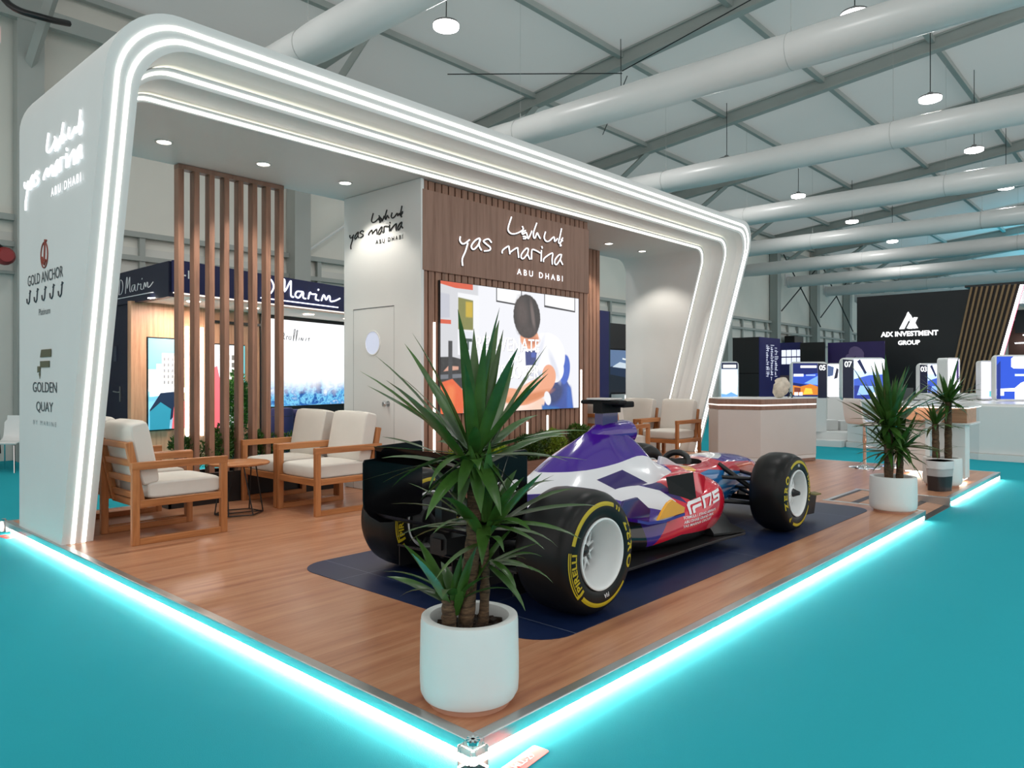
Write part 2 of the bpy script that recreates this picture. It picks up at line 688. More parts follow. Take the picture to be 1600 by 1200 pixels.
def make_lamp(x, y, label, group='round hall lamps hanging from the roof'):
    t = thing('pendant_lamp', label, 'lamp', (x, y, 7.06), 0, group)
    obj('shade', MB().lathe([(0.0, 0.12), (0.05, 0.11), (0.07, 0.06), (0.20, 0.035), (0.215, 0.015), (0.215, 0.0), (0.2, 0.0)], 24, (x, y, 7.06)), shade_m, t, smooth=40)
    obj('diffuser', MB().lathe([(0.208, 0.004), (0.205, -0.05), (0.17, -0.065), (0.0, -0.07)], 24, (x, y, 7.06)), lamp_em, t, smooth=60)
    obj('cord', MB().tube([(x, y, 7.17), (x+0.01, y, 7.6), (x, y, roof_z(y)-0.02)], 0.009, 5), cable, t)
    light('lamp_light', 'AREA', (0, 0, -0.08), LAMP_POWER, (1, 0.985, 0.96), (0, 0, 0), 0.4, parent=t)
    return t


LAMPS = [((10.37, 2.0), 'high lamp partly hidden by a duct at the top right of the picture'),
         ((15.04, 2.0), 'bright round lamp hanging between the second and third ducts on the right'),
         ((19.53, 2.04), 'round lamp hanging above the third duct near the right edge'),
         ((24.33, 2.09), 'small lamp at the right edge over the fifth duct'),
         ((6.3, 7.0), 'large bright lamp nearest the viewer, above the middle of the arch'),
         ((21.2, 7.06), 'lamp on a long cord just right of the arch corner'),
         ((26.24, 7.06), 'lamp between two ducts, second behind the arch corner'),
         ((31.4, 7.1), 'small far lamp in the gap above the sixth duct'),
         ((1.5, 7.0), 'hall lamp above the left leg of the arch'), ((11.3, 7.0), 'hall lamp hidden behind the second duct'),
         ((16.2, 7.0), 'hall lamp hidden behind the third duct')]
for (x, y), lab in LAMPS:
    make_lamp(x, y, lab)
for x in (-3.5, 1.0, 5.6):
    for y in (2.0, -3.2, -8.5):
        light('hall_lamp_light', 'AREA', (x, y, 7.0), LAMP_POWER, (1, 0.985, 0.96), (0, 0, 0), 0.4)
for x in (10.4, 15.0, 20.0, 26.0):
    light('hall_lamp_light', 'AREA', (x, -3.2, 7.0), LAMP_POWER, (1, 0.985, 0.96), (0, 0, 0), 0.4)

# small wall fittings at the left edge
red_m = pm('red_plastic', '#8e1f22', 0.4)
t = thing('alarm_siren', 'dark red alarm siren with a cable on the left wall column', 'alarm', (1.42, 11.95, 3.28))
obj('body', MB().lathe([(0, -0.1), (0.10, -0.1), (0.14, -0.04), (0.14, 0.05), (0.09, 0.09), (0, 0.09)], 16, (1.42, 11.95, 3.28), 'y'), red_m, t, smooth=40)
obj('cable', MB().tube([(1.52, 12.0, 3.3), (1.3, 12.0, 3.5), (0.9, 12.0, 3.48), (0.6, 12.0, 3.42)], 0.025, 6), black, t, smooth=60)
t = thing('exit_sign', 'tiny lit red sign high on the wall in the upper left corner', 'sign', (1.2, 11.6, 6.6))
obj('lit_face', MB().box(1.1, 1.26, 11.55, 11.57, 6.5, 6.72), em('exit_red', (1.0, 0.35, 0.3), 1.5), t)
obj('housing', MB().box(1.08, 1.28, 11.57, 11.63, 6.48, 6.74), white, t)
tag(obj('roof_cable_loop', MB().tube(crm([(1.1, 11.5, 7.5), (1.3, 11.2, 6.95), (1.7, 11.0, 6.83), (2.1, 11.2, 6.95)], 6), 0.05, 7), black, smooth=60),
    'thick black cable loop hanging in the upper left corner', 'cable')

# ================================================================== THE STAND PLATFORM
k = NB('laminate_floor')
v = k.mapped((1, 1, 1))
br = k.n('ShaderNodeTexBrick')
br.offset = 0.37
br.inputs['Scale'].default_value = 1.0
br.inputs['Brick Width'].default_value = 6.0
br.inputs['Row Height'].default_value = 0.155
br.inputs['Mortar Size'].default_value = 0.0006
br.inputs['Color1'].default_value = (0.0, 0, 0, 1)
br.inputs['Color2'].default_value = (1, 1, 1, 1)
br.inputs['Mortar'].default_value = (0.4, 0.4, 0.4, 1)
k.l(v, br.inputs['Vector'])
v2 = k.n('ShaderNodeVectorMath')
v2.operation = 'MULTIPLY_ADD'
k.l(v, v2.inputs[0])
v2.inputs[1].default_value = (0.75, 9.0, 1)
sc = k.n('ShaderNodeVectorMath')
sc.operation = 'SCALE'
k.l(br.outputs['Color'], sc.inputs[0])
sc.inputs['Scale'].default_value = 7.0
k.l(sc.outputs[0], v2.inputs[2])
g = k.noise(v2.outputs[0], 1.3, 6, 0.62)
base = k.ramp(g, [(0.28, '#98614a'), (0.45, '#b37c5c'), (0.6, '#c08c6b'), (0.8, '#cb9c7c')])
tone = k.mix(k.math('MULTIPLY', br.outputs['Color'], 0.12), base, '#8a5a42')
k.l(k.mix(br.outputs['Fac'], tone, '#8a5a40'), k.b.inputs['Base Color'])
k.b.inputs['Roughness'].default_value = 0.30
k.b.inputs['Specular IOR Level'].default_value = 0.5
laminate = k.m

ALU = pm('aluminium_edge', (0.62, 0.63, 0.63), 0.32, 1.0, var=0.08, vscale=3)
PX1, PY1 = 9.85, 5.80
t = thing('exhibition_platform', 'raised wood laminate stand floor with a lit metal edge', 'platform', (0, 0, 0))
deck = MB()
deck.box(0.05, 6.0, 0.05, PY1, 0.042, PZ)
deck.box(6.0, 7.04, 0.92, PY1, 0.03, PZ)
deck.box(7.04, PX1, 0.05, PY1, 0.042, PZ)
obj('deck', deck, laminate, t)
edge_l = MB()                                          # left edge profile
edge_l.box(0.0, 0.052, 0.0, PY1, 0.042, PZ+0.003)
obj('edge_trim', edge_l, ALU, t, bevel=0.004)
obj('edge_trim', MB().box(0.052, 6.0, 0.0, 0.052, 0.042, PZ+0.003), ALU, t, bevel=0.004)
obj('edge_trim', MB().box(7.04, PX1, 0.0, 0.052, 0.042, PZ+0.003), ALU, t, bevel=0.004)
obj('edge_trim', MB().box(0.0, PX1, PY1, PY1+0.05, 0.0, PZ+0.003), ALU, t)
obj('edge_trim', MB().box(PX1, PX1+0.05, 0.0, PY1, 0.0, PZ+0.003), ALU, t)
obj('ramp_edge', MB().box(5.985, 6.03, 0.0, 0.95, 0.0, PZ+0.004).box(7.01, 7.055, 0.0, 0.95, 0.0, PZ+0.004).box(6.0, 7.04, 0.9, 0.94, 0.03, PZ+0.003), ALU, t, bevel=0.003)
rp = MB().add([(6.03, 0.0, 0.004), (7.01, 0.0, 0.004), (7.01, 0.92, PZ), (6.03, 0.92, PZ), (6.03, 0.0, 0), (7.01, 0.0, 0), (7.01, 0.92, 0), (6.03, 0.92, 0)],
              [(0, 1, 2, 3), (4, 5, 6, 7), (0, 1, 5, 4), (1, 2, 6, 5), (2, 3, 7, 6), (3, 0, 4, 7)])
obj('ramp', rp, wood('ramp_wood', '#b98b70', '#97705a', 'y', 0.5), t)
for y in (0.0, 0.22, 0.66, 0.87):
    z = 0.006+y/0.92*(PZ-0.004)
    z2 = 0.006+(y+0.06)/0.92*(PZ-0.004)
    obj('grip_strip', MB().add([(6.03, y, z), (7.01, y, z), (7.01, y+0.06, z2), (6.03, y+0.06, z2), (6.03, y, z-.003), (7.01, y, z-.003), (7.01, y+0.06, z2-.003), (6.03, y+0.06, z2-.003)],
        [(0, 1, 2, 3), (7, 6, 5, 4), (0, 1, 5, 4), (1, 2, 6, 5), (2, 3, 7, 6), (3, 0, 4, 7)]), black, t)
obj('light_strip', MB().box(0.010, 0.022, 0.02, PY1-0.1, 0.008, 0.036), led_floor, t)
obj('light_strip', MB().box(0.02, 5.97, 0.016, 0.03, 0.012, 0.036), led_floor, t)
obj('light_strip', MB().box(7.07, PX1-0.05, 0.016, 0.03, 0.012, 0.036), led_floor, t)
obj('plinth', MB().box(0.06, 5.98, 0.06, PY1-.02, 0.0, 0.042).box(7.06, PX1, 0.06, PY1-.02, 0, 0.042).box(5.98, 7.06, 0.95, PY1-.02, 0, 0.042), ALU, t)
acry = glass('clear_acrylic', (0.85, 0.95, 0.95), 0.9, 0.03)
t = thing('corner_connector', 'clear corner connector with a metal star at the front corner of the platform', 'connector', (-0.005, -0.005, 0.0))
obj('block', MB().box(-0.035, 0.045, -0.035, 0.045, 0.0, 0.082), acry, t, bevel=0.006)
obj('bolt', MB().lathe([(0, 0.0), (0.02, 0.0), (0.02, 0.012), (0, 0.012)], 8, (0.0, 0.0, 0.086)), chrome, t)
sm = MB()
for j in range(4):
    a = PI/4*j*2
    sm.mbox(Matrix.Translation((0, 0, 0.102)) @ Matrix.Rotation(a/2, 4, 'Z'), 0.05, 0.008, 0.006)
obj('star', sm, chrome, t)
t = thing('edge_connector', 'small metal edge connector at the far left end of the platform', 'connector', (0.0, 5.83, 0.0))
obj('bolt', MB().lathe([(0, 0.0), (0.018, 0.0), (0.018, 0.05), (0, 0.05)], 8, (0.0, 5.87, 0.06)), chrome, t)
obj('bracket', MB().box(-0.03, 0.03, 5.852, 5.90, 0.0, 0.09), ALU, t)

pink = pm('pink_sticker', '#ef6a6a', 0.5)
wt = pm('white_print', (0.8, 0.8, 0.8), 0.5)
M0 = Matrix.Translation((0.155, -0.095, 0)) @ Matrix.Rotation(0.10, 4, 'Z')
t = thing('stand_number_sticker', 'pink stand number sticker on the carpet at the front corner', 'sticker', (0.155, -0.095, 0.0))
obj('sheet', MB().prism(rrect(-0.115, 0.115, -0.035, 0.035, 0.012, 4), lambda u, w, h: M0 @ Vector((u, w, h)), 0.002), pink, t)
mb = MB()
put_text(mb, 'MLL-29', lambda u, w: M0 @ Vector((u, w-0.013, 0.003)), height=0.026, bold=0.03)
obj('lettering', mb, wt, t)
M1 = Matrix.Translation((-0.05, 5.58, 0)) @ Matrix.Rotation(-1.45, 4, 'Z')
t = thing('stand_number_sticker', 'red sticker on the carpet at the far left end of the platform', 'sticker', (-0.05, 5.58, 0.0))
obj('sheet', MB().prism(rrect(-0.1, 0.1, -0.035, 0.035, 0.012, 4), lambda u, w, h: M1 @ Vector((u, w, h)), 0.002), pm('red_sticker', '#d8352f', 0.5), t)
mb = MB()
put_text(mb, '1', lambda u, w: M1 @ Vector((u, w-0.015, 0.003)), height=0.03)
obj('lettering', mb, wt, t)

# ================================================================== THE ARCH
AX0, AX1, AZ, AYB = 0.02, 9.86, 3.87, 5.48
ARC_N = 12
AZB = PZ+0.004


def ring(dl, dr, dz, R, rel, yabs=None, legn=10):
    """points along an inset of the arch; rel is the depth behind the leaning front plane"""
    x0, x1, zt = AX0+dl, AX1-dr, AZ-dz
    pts = []
    for i in range(legn):
        pts.append((x0, AZB+(zt-R-AZB)*i/legn))
    for i in range(ARC_N+1):
        a = PI-PI/2*i/ARC_N
        pts.append((x0+R+R*math.cos(a), zt-R+R*math.sin(a)))
    for i in range(1, 9):
        pts.append((x0+R+(x1-x0-2*R)*i/9, zt))
    for i in range(ARC_N+1):
        a = PI/2-PI/2*i/ARC_N
        pts.append((x1-R+R*math.cos(a), zt-R+R*math.sin(a)))
    for i in range(legn-1, -1, -1):
        pts.append((x1, AZB+(zt-R-AZB)*i/legn))
    out = []
    for x, z in pts:
        y = (yabs if yabs is not None else 4.40-0.27*(z-PZ)+rel)
        out.append((x, y, z))
    return out


def band(mb, a, b, m=0):
    mb.loft([a, b], m, caps=False, closed_ring=False)


arch = thing('illuminated_arch', 'white leaning arch with stepped rings of light strips over the stand', 'arch', (0, 0, PZ))
outer_back, outer_front = ring(0, 0, 0, .45, 0, AYB), ring(0, 0, 0, .45, 0)
mb = MB()
band(mb, outer_back, outer_front)
fr_in = ring(.22, .23, .20, .36, 0)
band(mb, outer_front, fr_in)
fr_in2 = ring(.22, .235, .205, .36, .10)
band(mb, fr_in, fr_in2)
obj('front_frame', mb, white, arch, smooth=35)
mb = MB()                                              # first cove, curving back to the hidden edge of ring three
cv = [fr_in2, ring(.22, .27, .215, .36, .17), ring(.22, .31, .232, .35, .225), ring(.22, .345, .255, .34, .28)]
for a, b in zip(cv, cv[1:]):
    band(mb, a, b)
obj('cove', mb, white, arch, smooth=70)
mb = MB()
r3o, r3f, r3i = ring(.19, .345, .262, .34, .28), ring(.19, .345, .262, .34, .20), ring(.215, .46, .345, .30, .20)
band(mb, r3o, r3f)
band(mb, r3f, r3i)
r3b = ring(.215, .46, .35, .30, .30)
band(mb, r3i, r3b)
obj('inner_ring', mb, white, arch, smooth=35)
mb = MB()
cv = [r3b, ring(.215, .48, .352, .30, .40), ring(.215, .515, .358, .29, .48), ring(.215, .55, .375, .28, .56)]
for a, b in zip(cv, cv[1:]):
    band(mb, a, b)
obj('cove', mb, white, arch, smooth=70)
mb = MB()
r4o, r4f, r4i = ring(.20, .55, .382, .28, .56), ring(.20, .55, .382, .28, .48), ring(.225, .66, .44, .26, .48)
band(mb, r4o, r4f)
band(mb, r4f, r4i)
r4b = ring(.225, .66, .44, .26, 0, AYB)
band(mb, r4i, r4b)
band(mb, r4b, outer_back)
obj('ceiling_and_inner_walls', mb, white, arch, smooth=35)


def strip(d0, d1, R, rel, mat=led, th=0.006, parent=arch):
    a, b = ring(*d0, R, rel-th), ring(*d1, R-0.02, rel-th)
    a2, b2 = ring(*d0, R, rel+0.002), ring(*d1, R-0.02, rel+0.002)
    m = MB()
    band(m, a, b)
    band(m, a, a2)
    band(m, b, b2)
    return obj('light_strip', m, mat, parent, smooth=30)


strip((.065, .065, .065), (.090, .090, .090), .42, 0)
strip((.140, .140, .140), (.165, .165, .165), .39, 0)
strip((.197, .387, .294), (.205, .411, .317), .32, .20)
strip((.207, .592, .407), (.215, .614, .429), .27, .48)
# cove lamps: thin strips hidden on the outer edges of the two inner rings
cove_led = em('cove_led', (1.0, 0.94, 0.80), 1.3)
for a, b in ((ring(.185, .339, .256, .34, .22), ring(.185, .339, .256, .34, .26)), (ring(.195, .544, .376, .28, .50), ring(.195, .544, .376, .28, .54))):
    m = MB()
    band(m, a, b)
    obj('cove_light', m, cove_led, arch)

DL = [(0.95, 4.83, 'left'), (1.88, 4.80, ''), (2.82, 4.79, ''), (7.62, 4.74, ''), (8.55, 4.73, '')]
DLN = ['nearest the left leg', 'above the left slats', 'beside the white door wall', 'right of the wooden block', 'nearest the right leg']
for (x, y, _), nm in zip(DL, DLN):
    z = AZ-0.44
    t = thing('downlight', 'recessed ceiling downlight of the arch, ' + nm, 'downlight', (x, y, z), 0, 'downlights in the arch ceiling')
    obj('bezel', MB().lathe([(0.075, 0.0), (0.078, -0.008), (0.06, -0.01), (0.055, 0.0)], 24, (x, y, z)), white_gloss, t, smooth=40)
    obj('lens', MB().lathe([(0.056, -0.004), (0.0, -0.005)], 24, (x, y, z)), spot_em, t)
    light('downlight_beam', 'SPOT', (0, 0, -0.03), 55, (1, 0.93, 0.83), (0, 0, 0), 0.04, parent=t, angle=1.9, blend=0.45)

# writing on the left side of the arch (faces away from the stand, reads towards the front)
STROKES = [[(-1.791,0.313),(-1.797,0.269),(-1.761,0.239),(-1.712,0.254),(-1.651,0.298)],
           [(-1.676,0.259),(-1.712,0.166),(-1.761,0.073),(-1.755,-0.001)],
           [(-1.482,0.321),(-1.501,0.335),(-1.558,0.306),(-1.614,0.25),(-1.62,0.214),(-1.583,0.201),(-1.52,0.254),(-1.482,0.321)],
           [(-1.489,0.329),(-1.501,0.256),(-1.463,0.207)],
           [(-1.301,0.315),(-1.354,0.348),(-1.431,0.315),(-1.393,0.289),(-1.328,0.261),(-1.321,0.235),(-1.354,0.216),(-1.418,0.204)],
           [(-1.122,0.214),(-1.115,0.252),(-1.019,0.311),(-1.005,0.285),(-0.991,0.221)],
           [(-0.985,0.246),(-0.866,0.313),(-0.851,0.277),(-0.837,0.198)],
           [(-0.664,0.325),(-0.701,0.327),(-0.78,0.257),(-0.794,0.208),(-0.751,0.199),(-0.679,0.27),(-0.664,0.325)],
           [(-0.686,0.269),(-0.635,0.203)],
           [(-0.605,0.207),(-0.598,0.319),(-0.538,0.327),(-0.44,0.305)],
           [(-0.418,0.342),(-0.425,0.204)],
           [(-0.413,0.392),(-0.401,0.366)],
           [(-0.379,0.204),(-0.364,0.25),(-0.208,0.334),(-0.213,0.259),(-0.208,0.191)],
           [(-0.024,0.337),(-0.073,0.328),(-0.145,0.267),(-0.161,0.215),(-0.121,0.201),(-0.049,0.279),(-0.024,0.337)],
           [(-0.049,0.268),(0.0,0.213)],
           [(-0.964,0.661),(-1.012,0.555),(-1.022,0.498),(-0.978,0.467),(-0.908,0.472),(-0.823,0.504),(-0.758,0.546),(-0.773,0.582)],
           [(-0.715,0.539),(-0.773,0.511),(-0.766,0.488),(-0.708,0.516),(-0.686,0.49),(-0.664,0.45),(-0.598,0.551)],
           [(-0.758,0.461),(-0.715,0.467),(-0.715,0.443),(-0.754,0.437)],
           [(-0.508,0.662),(-0.568,0.536),(-0.564,0.479),(-0.538,0.477),(-0.501,0.541),(-0.471,0.511),(-0.44,0.481)],
           [(-0.341,0.579),(-0.367,0.506),(-0.333,0.467),(-0.271,0.475),(-0.177,0.539),(-0.161,0.486),(-0.105,0.529)],
           [(-0.024,0.667),(-0.057,0.561),(-0.084,0.486),(-0.049,0.481),(0.0,0.554)],
           [(-0.032,0.529),(0.0,0.513)],
           [(-0.057,0.47),(-0.032,0.451),(-0.052,0.444)]]


def logo_words(name, M, sc, r, mat, parent, n=6):
    """the three handwritten words of the logo, one object each"""
    for a, b in ((0, 5), (5, 14), (14, len(STROKES))):
        mb = MB()
        for s in STROKES[a:b]:
            pts = crm(s, 4) if len(s) > 2 else s
            mb.tube([M(u*sc, w*sc) for u, w in pts], r, n)
        obj(name, mb, mat, parent, smooth=60)


sign_white = em('sign_glow', (0.95, 0.96, 1.0), 1.15)
sign_edge = pm('sign_edge_purple', '#3c2f55', 0.4)
Ms = plane((AX0-0.012, 3.92, 2.73), (0, -1, 0), (0, 0, 1), (-1, 0, 0))
t = thing('wall_logo', 'glowing white handwritten marina logo on the outer left side of the arch', 'logo', (AX0-0.012, 3.92, 2.73))
logo_words('script', Ms, 0.76, 0.0075, sign_white, t)
mb = MB()
put_text(mb, 'ABU DHABI', lambda u, w: Ms(u, w, 0.004), height=0.062, width=0.66, align='r', bold=0.02, spacing=1.5)
obj('lettering', mb, sign_white, t)
Mi = plane((AX0-0.004, 0, 0), (0, -1, 0), (0, 0, 1), (-1, 0, 0))
t = thing('wall_logo', 'gold anchor award emblem with five small anchors on the arch side', 'logo', (AX0-0.004, 4.79, 2.1))
mb = MB()
U = -4.79
mb.tube([Mi(U+0.085*math.cos(a), 2.31+0.10*math.sin(a)) for a in [2*PI*j/28 for j in range(28)]], 0.005, 5, closed=True)
mb.tube([Mi(U+0.02, 2.43), Mi(U-0.0, 2.26)], 0.008, 5)
mb.tube([Mi(U-0.05, 2.30), Mi(U-0.03, 2.25), Mi(U, 2.235), Mi(U+0.04, 2.27)], 0.008, 5)
mb.tube([Mi(U-0.01, 2.39), Mi(U+0.06, 2.42)], 0.006, 5)
obj('emblem', mb, pm('anchor_red', '#8c3a2c', 0.5), t, smooth=50)
for tx, z, h, wd in (('GOLD ANCHOR', 2.10, .085, .88), ('Platinum', 1.845, .05, .28)):
    mb = MB()
    put_text(mb, tx, lambda u, w: Mi(U+u, z+w), height=h, width=wd)
    obj('lettering', mb, ink, t)
for j in range(5):
    mb = MB()
    u0 = U-0.40+j*0.20
    mb.tube([Mi(u0+0.03, 2.065), Mi(u0+.01, 1.975), Mi(u0-.02, 1.955), Mi(u0-.05, 1.965), Mi(u0-.06, 2.0)], 0.0055, 5)
    mb.tube([Mi(u0+.005, 2.04), Mi(u0+0.05, 2.055)], 0.004, 5)
    obj('anchor_mark', mb, ink, t)
t = thing('wall_logo', 'olive letter mark over the words golden quay on the arch side', 'logo', (AX0-0.004, 4.8, 1.3))
mb = MB()
for poly in ([(-0.10, 1.51), (-0.07, 1.57), (0.17, 1.57), (0.17, 1.51)], [(-0.10, 1.43), (-0.10, 1.48), (0.13, 1.48), (0.13, 1.43)], [(-0.17, 1.39), (-0.17, 1.44), (-0.10, 1.44), (-0.10, 1.40)],
             [(-0.13, 1.38), (-0.10, 1.40), (-0.11, 1.34)]):
    mb.prism([(U+a, b) for a, b in poly], Mi, 0.003)
obj('emblem', mb, pm('olive_print', '#57553a', 0.5), t)
for tx, z, h, wd in (('GOLDEN', 1.235, .08, .60), ('QUAY', 1.085, .075, .42)):
    mb = MB()
    put_text(mb, tx, lambda u, w: Mi(U+u, z+w), height=h, width=wd)
    obj('lettering', mb, ink, t)
mb = MB()
put_text(mb, 'BY MARINE', lambda u, w: Mi(U+u, 0.975+w), height=0.035, width=0.58, spacing=1.6)
obj('small_lettering', mb, pm('faint_ink', '#9aa0a3', 0.6), t)
# ================================================================== THE WOODEN BLOCK WITH DOOR, SIGN AND SCREEN
BX0, BX1, BY0, BY1, BZ1, BZ0 = 3.25, 6.16, 4.06, 5.40, AZ-0.445, PZ+0.005
blk = thing('meeting_room_block', 'brown slatted wooden block with a white door side standing under the arch', 'block', (4.7, 4.7, PZ))
obj('core', MB().box(BX0+0.02, BX1-0.03, BY0+0.03, BY1, BZ0, BZ1), pm('slat_backing', '#2a1b16', 0.8), blk)
wl = MB()
n = 30
pw = (BX1-BX0)/n
for i in range(n):
    x0 = BX0+i*pw
    wl.box(x0+0.009, x0+pw-0.009, BY0, BY0+0.035, BZ0, BZ1)
obj('slat_cladding', wl, walnut, blk, bevel=0.003, seg=1)
sl = MB()
for i in range(13):
    y0 = BY0+0.03+i*0.105
    sl.box(BX1-0.035, BX1, y0, y0+0.085, BZ0, BZ1)
obj('slat_cladding', sl, walnut, blk, bevel=0.003, seg=1)
obj('sign_board', MB().box(BX0, BX1-0.01, BY0-0.022, BY0, 2.475, 3.32), walnut_x, blk, bevel=0.003)
obj('white_wall', MB().box(BX0-0.02, BX0+0.02, BY0-0.02, BY1, BZ0, BZ1), white, blk)
dg_ = pm('door_gap', '#55585a', 0.8)
obj('door_seam', MB().box(BX0-0.0225, BX0-0.019, 4.48, 5.22, 2.125, 2.133).box(BX0-0.0212, BX0-0.019, 5.217, 5.22, PZ, 2.13).box(BX0-0.0212, BX0-0.019, 4.48, 4.482, PZ, 2.13), dg_, blk)
pw_ = MB().lathe([(0.125, 0), (0.14, 0), (0.14, -0.006), (0.125, -0.006)], 32, (BX0-0.02, 4.86, 1.74), 'x', closed=True)
obj('porthole_rim', pw_, white_gloss, blk, smooth=40)
obj('porthole_pane', MB().lathe([(0.126, -0.002), (0, -0.002)], 32, (BX0-0.02, 4.86, 1.74), 'x'), em('porthole_pane', (0.55, 0.60, 0.75), 0.45), blk)
obj('door_knob', MB().lathe([(0, -0.075), (0.02, -0.074), (0.029, -0.06), (0.027, -0.045), (0.012, -0.036), (0.011, -0.008), (0.03, -0.006), (0.03, 0)], 20, (BX0-0.02, 4.58, 1.07), 'x'), steel, blk, smooth=40)
obj('door_lock', MB().lathe([(0, -0.012), (0.022, -0.01), (0.024, 0)], 18, (BX0-0.02, 4.66, 1.06), 'x'), steel, blk, smooth=40)
for x, z0, z1 in ((3.43, 0.55, 1.94), (6.005, 0.45, 1.46), (5.31, 0.45, 0.885), (4.925, 0.45, 0.82)):
    obj('light_bar', MB().box(x-0.013, x+0.013, BY0-0.006, BY0+0.01, z0, z1), led, blk)

t = thing('wall_logo', 'glowing handwritten marina logo on the brown wooden sign board', 'logo', (5.56, BY0-0.04, 2.58))
Ms = plane((5.56, BY0-0.045, 2.577), (1, 0, 0), (0, 0, 1), (0, -1, 0))
logo_words('script', Ms, 1.0, 0.0085, sign_white, t)
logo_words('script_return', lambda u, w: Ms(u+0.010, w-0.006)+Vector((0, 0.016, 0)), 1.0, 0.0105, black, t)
mb = MB()
put_text(mb, 'ABU DHABI', lambda u, w: Ms(u, w), height=0.068, width=0.867, align='r', bold=0.02, spacing=1.6)
obj('lettering', mb, sign_white, t)
t = thing('wall_logo', 'flat black handwritten marina logo high on the white door wall', 'logo', (BX0-0.024, 4.32, 2.9))
Md = plane((BX0-0.024, 4.33, 2.83), (0, -1, 0), (0, 0, 1), (-1, 0, 0))
logo_words('script', Md, 0.53, 0.008, black, t)
mb = MB()
put_text(mb, 'ABU DHABI', lambda u, w: Md(u, w), height=0.045, width=0.47, align='r', bold=0.02, spacing=1.5)
obj('lettering', mb, black, t)

